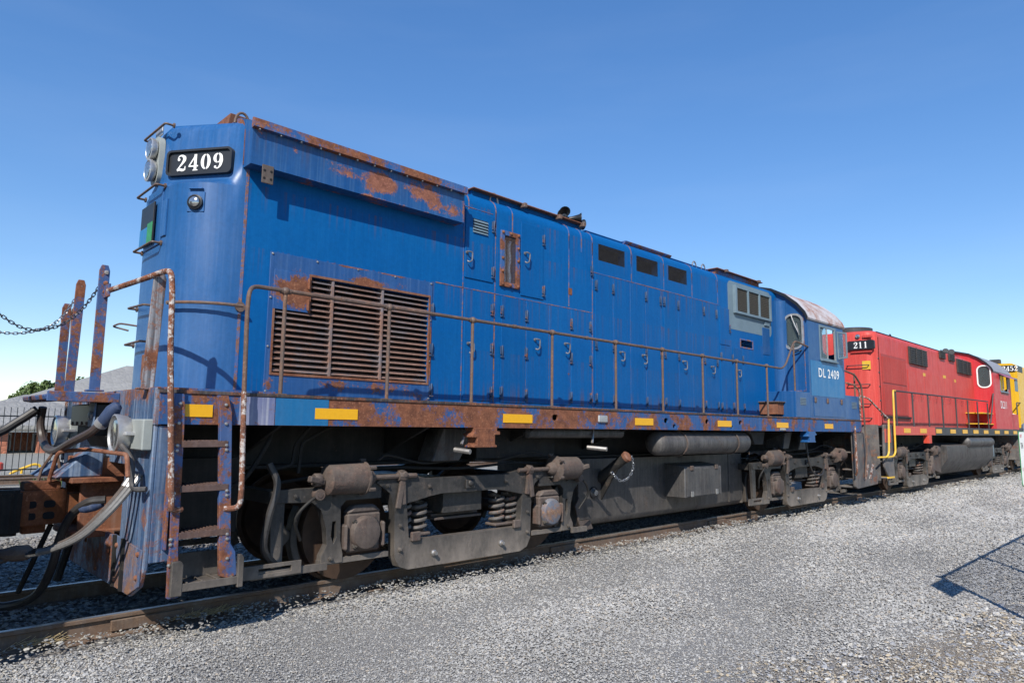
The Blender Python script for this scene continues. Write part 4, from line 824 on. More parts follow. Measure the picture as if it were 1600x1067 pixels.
# ---------------------------------------------------------------- truck (bogie): built round its own centre, copied
def coil(cx, cy, z0, z1, R_, r, turns):
    n = int(turns*14); return [(cx+R_*math.cos(2*math.pi*turns*k/n), cy+R_*math.sin(2*math.pi*turns*k/n), z0+(z1-z0)*k/n) for k in range(n+1)]
def make_truck(parent, xc):
    a = 1.4225; fy0, fy1 = -1.20, -1.08
    fm = MB()
    for s, y0, y1 in ((-1, fy0, fy1), (1, 1.08, 1.20)):
        # U-shaped lower frame with the spring window, shoulders over the journals
        outer = [(-1.30,1.02),(-1.12,.90),(-1.06,.72),(-1.04,.22),(-.98,.12),(-.86,.075),(.86,.075),(.98,.12),(1.04,.22),(1.06,.72),(1.12,.90),(1.30,1.02),(1.20,1.10),(.92,1.10),(.62,1.04),(-.62,1.04),(-.92,1.10),(-1.20,1.10)]
        win_ = [(-.86,.42),(-.82,.38),(.82,.38),(.86,.42),(.90,.78),(.78,.80),(.58,.84),(.42,.86),(-.42,.86),(-.58,.84),(-.78,.80),(-.90,.78)]
        fm.prism(outer, 'y', y0, y1, [win_])
        for e in (-1, 1):
            # arch over the journal and outer pedestal leg with its slot
            P_ = lambda pts: [(e*u, v) for u, v in pts]
            fm.prism(P_([(1.22,.86),(1.22,1.09),(1.72,1.07),(1.98,1.00)]+([(2.40,1.00),(2.44,.98),(2.42,.88)] if e < 0 else [(2.04,.97)])+[(2.02,.86),(1.92,.78),(1.86,.60),(1.84,.44),(1.90,.33),(1.90,.25),(1.66,.25),(1.66,.33),(1.69,.46),(1.70,.80),(1.64,.86)]), 'y', y0+.02, y1-.01, [P_([(1.75,.66),(1.79,.66),(1.80,.52),(1.77,.44),(1.74,.50)])])
            fm.prism(P_([(1.10,.24),(1.92,.24),(1.92,.295),(1.10,.295)]), 'y', y0+.03, y1-.03)
            # end hanger with brake linkage, at one end of the frame only
            if e > 0:
                fm.prism(P_([(1.85,.205),(2.16,.205),(2.16,.275),(1.85,.275)]), 'y', y0-.02, y0+.02); continue
            fm.prism(P_([(2.30,.99),(2.46,.99),(2.43,.60),(2.41,.28),(2.30,.28),(2.30,.60)]), 'y', y0+.035, y1-.035)
            fm.prism(P_([(1.85,.205),(2.62,.205),(2.62,.275),(1.85,.275)]), 'y', y0-.02, y0+.02)
            fm.prism(P_([(2.14,.22),(2.74,.22),(2.74,.34),(2.14,.34)]), 'y', y0-.045, y0-.022, [P_([(2.24,.255),(2.56,.255),(2.56,.305),(2.24,.305)])])
        fm.box(-.42,.42,y0+.012,y1,.86,1.0)
    fm.box(-.30,.30,-1.08,1.08,.62,.98); fm.box(-2.40,-2.28,-1.1,1.1,.86,.98); fm.box(1.90,2.0,-1.1,1.1,.86,.96)
    t = fm.obj('truck', 'truck', None, .010); t.location = (xc, 0, 0); setpar(t, parent)
    def part(mb, nm, mt, bv=0, **k): return mb.obj(nm, mt, t, bv, **k)
    for sx in (-1, 1):
        whm = MB()
        for s in (-1, 1):
            whm.lathe([(-.07,.12),(-.065,.46),(-.06,.508),(.055,.512),(.06,.545),(.085,.548),(.09,.50),(.05,.46),(.02,.43),(.0,.20),(.05,.12)], (sx*a, s*.775, .508), (0,-s,0), 40)
        whm.cyl((sx*a,-1.0,.508),(sx*a,1.0,.508),.09,14)
        part(whm, 'wheelset', 'wheel')
        for s in (-1, 1):
            y = s*1.07; d = (0, s, 0)
            part(MB().box(sx*a-.20,sx*a+.20,min(y,y+s*.12),max(y,y+s*.12),.33,.72).prism([(sx*a-.21,.72),(sx*a+.21,.72),(sx*a+.12,.80),(sx*a-.12,.80)], 'y', min(y,y+s*.12), max(y,y+s*.12)).box(sx*a-.245,sx*a-.20,min(y+s*.02,y+s*.16),max(y+s*.02,y+s*.16),.36,.62).box(sx*a+.20,sx*a+.245,min(y+s*.02,y+s*.16),max(y+s*.02,y+s*.16),.36,.62), 'journal_box', 'brown', .02)
            part(MB().lathe([(0,.175),(.05,.172),(.075,.155),(.088,.11),(.092,.02)], (sx*a,y+s*.11,.52), d, 24), 'journal_cover', 'brown' if sx < 0 else 'cover')
            for q in range(4): part(MB().lathe([(0,.03),(.025,.03),(.025,.016),(.05,.014)], (sx*a+.165*math.cos(q*1.57+.8), y+s*.12, .52+.165*math.sin(q*1.57+.8)), d, 6), 'bolt', 'truck')
            # coil springs in pairs
            for off in (-.11, .11):
                xs_ = sx*.72+off
                part(MB().tube(coil(xs_, s*1.02, .44, .79, .085, .022, 4.6), .022, 7), 'coil_spring', 'spring')
            part(MB().box(sx*.72-.22,sx*.72+.22,s*1.02-.1,s*1.02+.1,.40,.435), 'spring_seat', 'brown', .01)
            part(MB().box(sx*.78-.06,sx*.78+.06,min(s*1.19,s*1.235),max(s*1.19,s*1.235),.37,.47), 'retainer_lug', 'brown', .01)
            part(MB().lathe([(0,.035),(.02,.035),(.03,.022),(.06,.02)], (sx*.52,s*1.20,.215), d, 10), 'frame_bolt', 'steel')
            # brake cylinder with rod and lever
            bc = Vector((sx*1.66, s*1.22, 1.08)); ax = Vector((-sx, 0, 0))
            part(MB().lathe([(-.27,.05),(-.255,.12),(-.235,.150),(.16,.158),(.165,.172),(.185,.172),(.19,.155),(.225,.09),(.28,.075),(.31,.045)], bc, ax, 26), 'brake_cylinder', 'brown')
            for q in range(5): part(MB().cyl(bc+ax*.17+Vector((0,.185*math.cos(q*1.256),.185*math.sin(q*1.256))), bc+ax*.235+Vector((0,.185*math.cos(q*1.256),.185*math.sin(q*1.256))), .02, 6), 'bolt', 'brown')
            part(MB().cyl(bc+ax*.3, bc+ax*.86, .026, 8).lathe([(0,.05),(.05,.06),(.10,.05)], bc+ax*.62, ax, 8).bar(bc+ax*.66+Vector((0,0,.06)), bc+ax*.70+Vector((0,-s*.02,-.30)), .05, .07, (0,1,0)), 'push_rod', 'brown')
            part(MB().bar(bc-ax*.28+Vector((0,s*.02,-.02)), bc-ax*.46+Vector((0,s*.06,.02)), .06, .06).cyl(bc-ax*.3, bc-ax*.38, .07, 8), 'cylinder_nipple', 'brown', .01)
            part(MB().prism([(sx*1.40,.96),(sx*1.90,.96),(sx*1.86,1.02),(sx*1.44,1.02)], 'y', min(s*1.08,s*1.24), max(s*1.08,s*1.24)), 'cylinder_bracket', 'truck', .008)
            # hangers, levers, nuts and pipe runs
            part(MB().bar((sx*.98,s*1.235,1.10),(sx*1.04,s*1.235,.74),.03,.06,(1,0,0)).cyl((sx*.98,s*1.21,1.10),(sx*.98,s*1.28,1.10),.03,8), 'brake_lever', 'brown', .004)
            for (u_, v_) in ((.98,.30),(.98,.55),(1.16,.98),(.60,.95),(1.78,.92),(1.80,.30))+(((2.2,.93),) if sx < 0 else ()): part(MB().lathe([(0,.024),(.016,.024),(.02,.014),(.034,.012)], (sx*u_,s*(1.20 if u_ < 1.2 else 1.18),v_), d, 6), 'bolt', 'truck')
            part(MB().tube(smooth([(sx*1.30,s*1.22,1.26),(sx*1.10,s*1.12,1.30),(sx*.60,s*1.06,1.20),(sx*.2,s*1.05,1.22)], 5), .014, 6), 'brake_pipe', 'grime')
            part(MB().tube(smooth([(sx*1.80,s*1.20,.98),(sx*2.05,s*1.24,.90),(sx*2.2,s*1.20,.72),(sx*2.1,s*1.12,.5)], 5), .016, 6), 'sand_pipe', 'grime')
            part(MB().cyl((sx*1.98,s*1.17,.94),(sx*1.98,s*1.26,.94),.055,12).cyl((sx*1.98,s*1.26,.94),(sx*1.98,s*1.265,.94),.03,10), 'pin_boss', 'brown')
            # brake shoe beside each wheel
            sh = [(sx*(a+.53+.02*0)+sx*.0, .62)]
            arc_ = [math.radians(-28+56*k/6) for k in range(7)]
            loop = [(sx*(a+.56*math.cos(q)), .50+.56*math.sin(q)) for q in arc_]+[(sx*(a+.63*math.cos(q)), .50+.63*math.sin(q)) for q in reversed(arc_)]
            part(MB().prism(loop, 'y', min(s*.70,s*.82), max(s*.70,s*.82)).prism([(sx*2.02,.50),(sx*2.12,.62),(sx*2.28,.56),(sx*2.12,.40)], 'y', min(s*.72,s*.80), max(s*.72,s*.80)), 'brake_shoe', 'truck', .006)
    for s in (-1, 1):
        for k in range(4): part(MB().box(-.36+.04*k*0,.36-.0*k,min(s*.62,s*(.80+.07*k)),max(s*.62,s*(.80+.07*k)),.64-.035*k,.668-.035*k), 'leaf_spring', 'brown', .004)
        part(MB().box(-.07,.07,min(s*1.2,s*1.225),max(s*1.2,s*1.225),.90,1.0).lathe([(0,.045),(.04,.04),(.05,.01)], (0,s*1.2,.96), (0,s,0), 10), 'frame_lug', 'truck', .006)
        part(MB().tube(smooth([(-2.3,s*.98,1.05),(-1.2,s*1.02,1.16),(0,s*1.0,1.12),(1.0,s*1.02,1.16),(2.2,s*.98,1.08)], 5), .018, 6), 'brake_pipe', 'grime')
    return t
def copy_tree(o, parent, dx, brown=True):
    c = o.copy(); COL.objects.link(c); setpar(c, parent); c.location.x += dx
    for ch in o.children:
        k = ch.copy(); COL.objects.link(k); k.parent = c
        if ch.name.startswith('journal_cover'): k.data = BROWN_COVER[0 if ch.data.vertices[0].co.x < 0 else 1][0 if ch.data.vertices[0].co.y < 0 else 1]
    return c
truck1 = make_truck(loco, 1.4225)
BROWN_COVER = [[None,None],[None,None]]
for ch in truck1.children:
    if ch.name.startswith('journal_cover'):
        me = ch.data.copy(); me.materials[0] = MT['brown']; BROWN_COVER[0 if me.vertices[0].co.x < 0 else 1][0 if me.vertices[0].co.y < 0 else 1] = me
truck2 = copy_tree(truck1, loco, 9.589)
MB().tube(smooth([(-1.05,-1.15,1.25),(-.98,-1.2,1.05),(-1.06,-1.22,.75),(-1.08,-1.2,.48),(-.95,-1.15,.32),(-.85,-1.05,.30)], 6), .035, 8).obj('brake_hose', 'rubber', loco)
MB().tube(smooth([(-.95,-1.0,1.60),(-1.05,-1.05,1.40),(-1.25,-1.05,1.1),(-1.45,-1.0,1.02)], 5), .022, 8).obj('conduit', 'grime', loco)
MB().tube(fillet([(-.55,-1.0,1.62),(-.72,-1.0,1.42),(-.74,-1.0,1.22),(-.95,-1.0,1.18)], .05, 3), .018, 7).obj('conduit', 'grime', loco)
MB().tube(fillet([(-.30,-1.0,1.62),(-.66,-1.02,1.44),(-.68,-1.02,1.14)], .05, 3), .018, 7).obj('conduit', 'grime', loco)
MB().tube(smooth([(10.75,-1.3,1.62),(10.78,-1.33,1.1),(10.95,-1.35,.75),(11.4,-1.35,.68),(11.7,-1.3,.9)], 6), .02, 7).obj('sand_hose', 'rubber', loco)
# sand traps and slanting boxes under the walkway
MB().prism([(1.05,1.60),(1.55,1.60),(1.30,1.22),(.90,1.22)], 'y', -1.15, -.85).obj('sand_chute', 'tank', loco, .01)
MB().prism([(10.95,1.60),(11.45,1.60),(11.1,1.22),(10.75,1.22)], 'y', -1.15, -.85).obj('sand_chute', 'tank', loco, .01)
MB().box(1.7,3.15,-1.0,-.6,1.22,1.60).obj('equipment_box', 'grime', loco, .01)
MB().lathe([(0,.02),(.03,.07),(2.0,.07),(2.05,.02)], (2.25,-1.30,1.555), (1,0,0), 14).obj('sill_conduit', 'tank', loco)
# ---------------------------------------------------------------- fuel tank and its fittings
tk = MB().prism([(-.87,.30),(-.80,.20),(.80,.20),(.87,.30),(.87,1.17),(-.87,1.17)], 'x', 3.80, 8.72).obj('fuel_tank', 'tank', loco, .008)
MB().prism([(3.72,.50),(3.81,.62),(3.81,.28),(4.05,.28),(4.12,.15),(3.86,.15),(3.78,.30)], 'y', -.885, -.86).obj('tank_gusset', 'brown', tk)
MB().box(8.20,8.22,-.878,-.86,.27,1.16).obj('tank_rib', 'truck', tk); MB().box(8.72,8.76,-.86,.86,.22,1.22).obj('tank_end_plate', 'truck', tk)
MB().lathe([(0,.085),(.03,.085),(.05,.06),(.055,.01)], (4.14,-.87,.67), (0,-1,0), 18).obj('sight_glass', 'black', tk); MB().lathe([(0,.045),(.012,.04)], (4.14,-.922,.67), (0,-1,0), 14).obj('sight_lens', 'lamp_lens', tk)
MB().cyl((4.32,-.84,.86),(4.38,-1.30,1.20),.075,16).prism([(-.87,.55),(-1.22,1.08),(-.87,.95)], 'x', 4.33, 4.36).obj('filler_pipe', 'grime', tk)
MB().lathe([(0,.08),(.05,.085),(.07,.06)], (4.378,-1.29,1.19), Vector((.06,-.46,.34)), 14).obj('filler_cap', 'rust', tk)
chn = chain_mb(smooth([(4.42,-1.38,1.22),(4.48,-1.36,1.05),(4.44,-1.30,.90),(4.32,-1.24,.86),(4.22,-1.16,.98)], 5), .05, .006, .03).obj('filler_chain', 'chain', tk)
tbx = MB().prism([(-.86,.50),(-1.26,.50),(-1.26,.98),(-1.24,1.01),(-.86,1.05)], 'x', 6.05, 7.24).obj('tool_box', 'tank', loco, .008)
MB().box(6.10,7.19,-1.271,-1.258,.52,.97).obj('tool_box_lid', 'tank', tbx, .004)
for a in (6.25,7.05):
    MB().box(a-.05,a+.05,-1.29,-1.262,.94,1.02).obj('lid_hinge', 'brown', tbx, .01); MB().box(a-.04,a+.04,-1.285,-1.268,.51,.60).obj('lid_latch', 'steel', tbx, .006)
at = MB().lathe([(0,.02),(.02,.10),(.07,.165),(.14,.19),(2.86,.19),(2.93,.165),(2.98,.10),(3.0,.02)], (5.05,-1.30,1.40), (1,0,0), 26).obj('air_reservoir', 'tank', loco)
for xs in (5.75, 7.45): MB().tube([(xs+.03*math.sin(q*.5),-1.30-.2*math.sin(q),1.40+.2*math.cos(q)) for q in [math.pi*k/10 for k in range(-1,12)]], .014, 6).obj('reservoir_strap', 'brown', at)
MB().cyl((3.55,-1.36,1.6),(3.45,-1.42,1.42),.018,6).cyl((3.42,-1.36,1.36),(3.52,-1.62,1.34),.03,8).obj('drain_cock', 'steel', loco)
MB().cyl((1.22,-1.36,1.6),(1.1,-1.42,1.42),.018,6).cyl((1.05,-1.36,1.36),(1.12,-1.55,1.34),.03,8).obj('drain_cock', 'steel', loco)
MB().prism([(8.2,1.6),(8.9,1.6),(8.8,1.35),(8.45,1.35),(8.35,1.52)], 'y', -1.3, -.7).obj('equipment_box', 'grime', loco, .01)
MB().prism([(10.0,1.6),(10.35,1.6),(10.15,1.25),(9.9,1.25)], 'y', -1.2, -.8).obj('sand_chute', 'tank', loco, .01)
# ---------------------------------------------------------------- front end
XE = -2.17
pl_out = [(-1.5,1.61),(-1.5,.50),(-1.42,.33),(-1.18,.22),(1.18,.22),(1.42,.33),(1.5,.50),(1.5,1.61)]
pil = MB().prism(pl_out, 'x', XE-.02, XE+.01, [[(-.80,.64),(.80,.64),(.80,1.26),(-.80,1.26)]]).box(XE+.01,-2.0,-1.5,-1.475,.52,1.6).box(XE+.01,-2.0,1.475,1.5,.52,1.6).obj('pilot', 'front', loco, .005)
# lower plate with riveted straps
MB().prism([(-1.46,.62),(-1.44,.34),(-1.18,.235),(-.72,.235),(-.82,.45),(-.70,.66)], 'x', XE-.034, XE-.0205).obj('pilot_wear_plate', 'pilot_low', pil, .003)
for ys in (-1.02,-.78): MB().bar((XE-.045,ys,.24),(XE-.045,ys+.02,.66),.02,.05,(0,1,0)).obj('pilot_strap', 'grime', pil)
for ys, zs in ((-1.38,.58),(-1.38,.40),(-.80,.58),(-.80,.30),(-.55,.50),(-.2,.30),(-.95,.45),(.2,.5)): MB().lathe([(0,.022),(.014,.018),(.018,.005)], (XE-.034,ys,zs), (-1,0,0), 8).obj('bolt', 'rust', pil)
MB().box(XE-.03,XE+.03,-1.515,-.33,1.605,1.905).obj('end_sill', 'front', loco, .005)
MB().box(XE-.03,XE+.03,.33,1.515,1.605,1.905).obj('end_sill', 'front', loco, .005)
MB().prism([(-2.19,1.892),(-2.19,1.912),(-1.2,1.912),(-1.2,1.892)], 'y', -1.515, 1.515).obj('end_platform', 'lip', loco)
# coupler pocket, draft gear and the inner plates
MB().box(-2.12,-1.2,-.80,.80,.60,.64).box(-2.12,-1.2,-.80,.80,1.26,1.30).box(-1.22,-1.2,-.8,.8,.6,1.3).box(-2.14,-1.2,-.83,-.80,.6,1.3).box(-2.14,-1.2,.80,.83,.6,1.3).obj('coupler_pocket', 'grime', loco)
MB().box(-2.40,-1.5,-.30,-.25,.60,1.30).box(-2.40,-1.5,.25,.30,.60,1.30).box(-2.46,-2.0,-.36,.36,.60,.66).box(-2.50,-2.0,-.40,.40,1.08,1.13).obj('draft_gear', 'rust', loco, .008)
MB().prism([(-2.62,1.13),(-2.25,1.13),(-2.25,1.38),(-2.34,1.40)], 'y', -.34, -.06).prism([(-2.70,1.13),(-2.42,1.13),(-2.42,1.22),(-2.52,1.26)], 'y', .0, .14).prism([(-2.70,1.13),(-2.42,1.13),(-2.42,1.22),(-2.52,1.26)], 'y', .2, .34).obj('coupler_stop', 'front', loco, .012)
cpl = MB().box(-2.50,-1.6,-.085,.085,.78,.97)
hd_ = [(-2.46,-.10),(-2.56,-.17),(-2.72,-.20),(-2.84,-.21),(-2.92,-.16),(-2.90,-.06),(-2.84,.02),(-2.86,.14),(-2.98,.24),(-3.02,.30),(-2.94,.34),(-2.78,.27),(-2.60,.16),(-2.46,.10)]
cpl.prism(hd_, 'z', .72, 1.02); cpl.prism([(-2.52,-.13),(-2.80,-.17),(-2.80,.05),(-2.52,.12)], 'z', 1.02, 1.09); cpl.prism([(-2.60,-.08),(-2.78,-.10),(-2.78,.02),(-2.60,.06)], 'z', .64, .72)
cp_ = cpl.obj('coupler', 'coupler', loco, .022, seg=2)
for zz in (.80,.90):
    for xx in (-2.74,-2.60): MB().prism(rrect(xx-.05,xx+.035,zz-.03,zz+.03,.02,3), 'y', -.203-.03*(xx<-2.7)*0, -.10).obj('core_hole', 'dark', cp_)
MB().tube(fillet([(-2.62,-.16,1.09),(-2.62,-.16,1.12),(-2.60,-.30,1.36),(-2.40,-.42,1.38),(-2.36,-1.45,1.37),(-2.36,-1.52,1.20)], .05, 4), .018, 8).obj('uncoupling_lever', 'rust', loco)
MB().tube(fillet([(-2.68,-.02,1.09),(-2.66,-.02,1.20),(-2.58,-.10,1.38),(-2.52,-.12,1.12)], .04, 4), .012, 6).obj('lift_link', 'pipe', cp_)
# neighbouring coupler mates with it (built with the neighbouring locomotive)
# ditch lights on grey boxes
for s in (-1, 1):
    y = s*1.10
    MB().box(-2.27,XE-.02,y-.14-.24*(s<0),y+.14,1.40,1.65).obj('ditch_light_bracket', 'grey_paint', loco, .01)
    dl = MB().lathe([(0,.06),(.03,.11),(.09,.145),(.16,.16),(.18,.16),(.185,.148),(.17,.135)], (-2.20,y,1.53), (-1,0,0), 28).obj('ditch_light', 'silver', loco)
    MB().lathe([(0,.135),(.006,.12),(.012,.08),(.014,.01)], (-2.37,y,1.53), (-1,0,0), 22).obj('lens', 'lamp_lens', dl)
    MB().box(-2.34,-2.22,y-.19,y+.19,1.515,1.545).obj('light_clamp', 'silver', dl, .006)
# drop step between the platforms, receptacle box
MB().prism([(-2.78,1.85),(-2.70,1.87),(-2.20,1.885),(-2.20,1.865),(-2.40,1.83),(-2.70,1.80),(-2.77,1.81)], 'y', -.50, .50).box(-2.76,-2.2,-.51,-.485,1.795,1.885).obj('drop_step', 'post', loco, .006)
rb = MB().box(-2.36,-2.16,-.42,.52,1.585,1.79).obj('receptacle_box', 'black', loco, .012)
MB().box(-2.375,-2.36,-.42,-.22,1.58,1.80).obj('receptacle_plate', 'front', rb, .006); MB().lathe([(0,.04),(.02,.04),(.03,.02)], (-2.375,-.34,1.68), (-1,0,0), 6).obj('bolt', 'steel', rb)
for k in range(4): MB().lathe([(0,.018),(.01,.015)], (-2.36,-.12+.18*k,1.61), (-1,0,0), 8).obj('bolt', 'pipe', rb)
MB().box(-2.34,XE,-.30,.30,1.50,1.585).prism([(-2.26,1.50),(XE,1.50),(XE,1.36)], 'y', -.42, .42).obj('receptacle_shelf', 'grime', loco, .006)
# end posts: flat bars, rails
def flat_post(x, y, z1, wd=.10, th=.022, mat='post', lean=0.0):
    p = MB().prism([(x-wd/2,1.905),(x+wd/2,1.905),(x+wd/2+lean,z1-.05),(x+wd*.3+lean,z1),(x-wd*.3+lean,z1),(x-wd/2+lean,z1-.05)], 'y', y-th/2, y+th/2).box(x-wd*.8,x+wd*.8,y-.05,y+.05,1.893,1.909)
    return p.obj('end_post', mat, loco, .003)
flat_post(-2.40,-.46,3.05,.085); flat_post(-2.41,.46,3.05,.085,lean=.02); flat_post(-2.20,-1.27,2.89,.10,mat='rust_worn',lean=.035); flat_post(-2.33,1.32,2.92,.085)
for s in (-1, 1):
    MB().bar((-2.385,s*.46,2.80),(-2.385,s*.62,2.80),.02,.12,(0,0,1)).obj('rail_bracket', 'post', loco, .004)
    for zz in (2.80,2.88,2.98): MB().lathe([(0,.024),(.018,.022),(.03,.012)], (-2.375,s*.47,zz), (-1,0,0), 6).obj('bolt', 'steel' if zz > 2.95 else 'rust', loco)
MB().tube(fillet([(-2.38,-.58,2.80),(-2.24,-1.20,2.85),(-2.18,-1.42,2.88),(-2.17,-1.56,2.86),(-2.17,-1.62,2.70),(-2.15,-1.62,2.2)], .10, 5), .024, 10).obj('end_handrail', 'white_pipe', loco)
MB().tube(fillet([(-2.15,-1.62,2.2),(-2.06,-1.62,1.0),(-2.05,-1.60,.93),(-1.96,-1.56,.93)], .06, 5), .024, 10).obj('chipped_grab_rail', 'chipped', loco)
MB().tube(fillet([(-2.38,.58,2.80),(-2.26,1.2,2.85),(-2.24,1.42,2.88),(-2.22,1.55,2.84),(-2.2,1.58,2.6),(-2.18,1.58,1.2)], .10, 5), .024, 8).obj('end_handrail', 'chipped', loco)
# pipes and hoses
MB().tube(smooth([(-2.30,-.83,1.57),(-2.36,-1.05,1.52),(-2.34,-1.25,1.42),(-2.31,-1.36,1.34),(-2.30,-1.40,1.26),(-2.30,-1.42,1.14),(-2.28,-1.46,1.10),(-2.22,-1.52,1.10)], 6), .022, 8).obj('air_pipe', 'tank', loco)
MB().tube(smooth([(-2.62,.42,1.76),(-2.62,.46,1.60),(-2.60,.40,1.46),(-2.60,.20,1.38),(-2.58,-.10,1.36),(-2.55,-.48,1.44),(-2.46,-.70,1.53),(-2.41,-.79,1.60)], 6), .036, 10).obj('jumper_cable', 'hose_brown', loco)
MB().tube(smooth([(-2.66,.42,1.74),(-2.80,.45,1.62),(-2.98,.45,1.50),(-3.30,.42,1.47),(-3.5,.4,1.55)], 6), .04, 10).obj('jumper_cable', 'rubber', loco)
MB().lathe([(0,.045),(.05,.058),(.16,.062),(.22,.045),(.24,.02)], (-2.40,-.80,1.60), (.10,-.18,.22), 14).obj('jumper_plug', 'plug', loco)
MB().lathe([(0,.055),(.05,.055)], (-2.41,-.79,1.595), (.10,-.18,.22), 14).obj('plug_collar', 'silver', loco)
for k in range(3):
    o_ = .075*k; 
    h_ = smooth([(-2.205,-1.09-o_*1.4,1.20),(-2.29,-1.12-o_*1.3,1.07),(-2.42,-1.12-o_*1.2,.90),(-2.55,-1.02-o_,.73),(-2.68,-.80-o_*.8,.615),(-2.80,-.62-o_*.6,.56),(-2.88,-.54-.02*k,.545)], 6)
    MB().tube(h_, .020, 8).obj('air_hose', 'grey_hose' if k else 'brown', loco)
    MB().cyl(h_[1], h_[5], .027, 10).obj('hose_fitting', 'steel', loco); MB().cyl(h_[-9], h_[-6], .028, 10).obj('hose_clamp', 'chrome', loco)
    MB().tube(smooth([(-2.93,-.50-.02*k,.54-.015*k),(-3.06,-.46-.05*k,.545-.02*k),(-3.25,-.45-.08*k,.66),(-3.42,-.5-.1*k,.9),(-3.54,-.6-.1*k,1.15)], 6), .021, 8).obj('air_hose', 'rubber', loco)
MB().lathe([(0,.03),(.04,.06),(.14,.065),(.22,.05),(.28,.03)], (-2.78,-.66,.57), (-1,.8,-.12), 10).lathe([(0,.03),(.05,.05),(.12,.045),(.18,.02)], (-2.90,-.53,.545), (-1,.4,.0), 10).obj('glad_hand', 'brown', loco, .006)
MB().tube(smooth([(-2.30,-.72,.96),(-2.42,-.66,.94),(-2.50,-.50,.82),(-2.54,-.36,.62),(-2.56,-.26,.36),(-2.62,-.10,.12),(-2.76,.06,.02),(-2.95,.10,.06),(-3.3,.1,.4),(-3.45,.15,.8)], 6), .036, 10).obj('brake_pipe_hose', 'rubber', loco)
MB().lathe([(0,.03),(.04,.048),(.12,.055),(.18,.04)], (-2.46,-.60,.88), (.9,-.6,.35), 12).obj('angle_cock', 'plug', loco)
MB().cyl((-2.55,-.02,.70),(-2.72,.15,.10),.022,6).obj('cut_lever', 'grime', loco); MB().cyl((-2.30,.25,.62),(-2.42,.2,.15),.035,6).obj('hose_stub', 'grime', loco)
for q, (y, mt_) in enumerate(((-.44, 'chain_dark'), (.47, 'chain'))):
    ch = chain_mb(smooth([(-2.40,y,2.90),(-2.55,y,2.62),(-2.72,y,2.45+.05*q),(-2.92,y,2.40+.05*q),(-3.1,y,2.48),(-3.28,y,2.66),(-3.42,y,2.92)], 8), .045, .0042, .024).obj('safety_chain', mt_)
    tag(ch, ('dark safety chain hanging from the front handrail post of the blue locomotive', 'bright galvanised safety chain hanging from the rust-streaked far handrail post of the blue locomotive')[q], 'chain')
# ---------------------------------------------------------------- neighbouring locomotive, coupled just outside the view
nl = thing('locomotive', 'dark locomotive coupled in front of the blue one, only its black coupler showing', 'locomotive', (-9, 0, 0))
MB().prism(hood_profile(.85,4.6,.2,1.89), 'x', -20, -5.0).obj('hood', 'grime', nl)
MB().box(-20,-3.55,-1.52,1.52,1.61,1.90).obj('deck', 'grime', nl); MB().box(-3.58,-3.55,-1.5,1.5,.25,1.61).obj('pilot', 'grime', nl)
for s in (-1, 1): MB().bar((-3.6,s*.46,1.9),(-3.6,s*.46,3.05),.1,.02,(1,0,0)).obj('end_post', 'grime', nl)
cm_ = MB().box(-4.2,-3.40,-.085,.085,.78,.97); MX = -2.915
cm_.prism([(2*MX-x_, -y_) for x_, y_ in hd_], 'z', .66, 1.04); cm_.prism([(2*MX+2.52,.13),(2*MX+2.80,.17),(2*MX+2.80,-.05),(2*MX+2.52,-.12)], 'z', 1.04, 1.11)
cm_.obj('coupler', 'grime', nl, .025, seg=2)
nt_ = copy_tree(truck1, nl, -9.0)
# ================================================================ red locomotive
red = thing('locomotive', 'faded red diesel locomotive with black sill, numbered 211', 'locomotive', (23.5, 0, 0))
rh = MB().prism(hood_profile(H,4.50,.18,1.80), 'x', 17.05, 27.9).obj('hood', 'red', red)
# rounded nose with number board
rows = []
for z in (1.80, 2.5, 3.2, 3.9, 4.34, 4.45, 4.50):
    ins = {4.45:.03, 4.50:.10}.get(z, 0)
    half = [(17.05-.28*math.sin(a), .57+.28*math.cos(a)) for a in [math.pi/2*k/6 for k in range(7)]]
    rows.append([(x+ins, y*(.85-ins)/.85, z) for x, y in [(17.1,.85)]+half+[(x,-y) for x, y in reversed(half)]+[(17.1,-.85)]])
n = len(rows[0]); rn_ = MB().add([p for r in rows for p in r], [(k*n+i,k*n+i+1,(k+1)*n+i+1,(k+1)*n+i) for k in range(len(rows)-1) for i in range(n-1)]+[tuple((len(rows)-1)*n+i for i in range(n))]).obj('nose', 'red', red)
bd = MB().prism(rrect(-.86,-.14,3.95,4.21,.05), 'x', 16.70, 16.80).obj('number_board', 'black', rn_, .008)
numerals('211', .18, (16.697,-.50,4.08), (0,-1,0), (0,0,1), 1.0, .14).obj('numerals', 'white', bd)
MB().box(16.72,16.78,-.80,-.55,4.28,4.36).obj('marker_bar', 'red', rn_, .01); MB().lathe([(0,.06),(.04,.06),(.05,.04)], (16.77,-.42,4.34), (-1,0,0), 16).obj('lamp', 'lamp_lens', rn_)
MB().box(16.72,16.77,-.78,-.22,3.87,3.90).obj('board_ledge', 'red', rn_)
for z in (3.5, 2.95, 2.4, 2.0): 
    MB().tube(fillet([(16.78,-.10,z),(16.68,-.10,z),(16.68,-.68,z),(16.78,-.68,z)], .03, 3), .014, 6).obj('grab_iron', 'black_sill', rn_)
MB().box(16.755,16.775,-.72,-.50,3.38,3.62).obj('yellow_paint_patch', 'yellow_pipe', rn_)
for z in (2.1,2.5,2.9,3.3,3.7): MB().lathe([(0,.03),(.02,.02)], (17.02,-.845,z), (-.3,-1,0), 8).obj('bolt', 'black_sill', rn_)
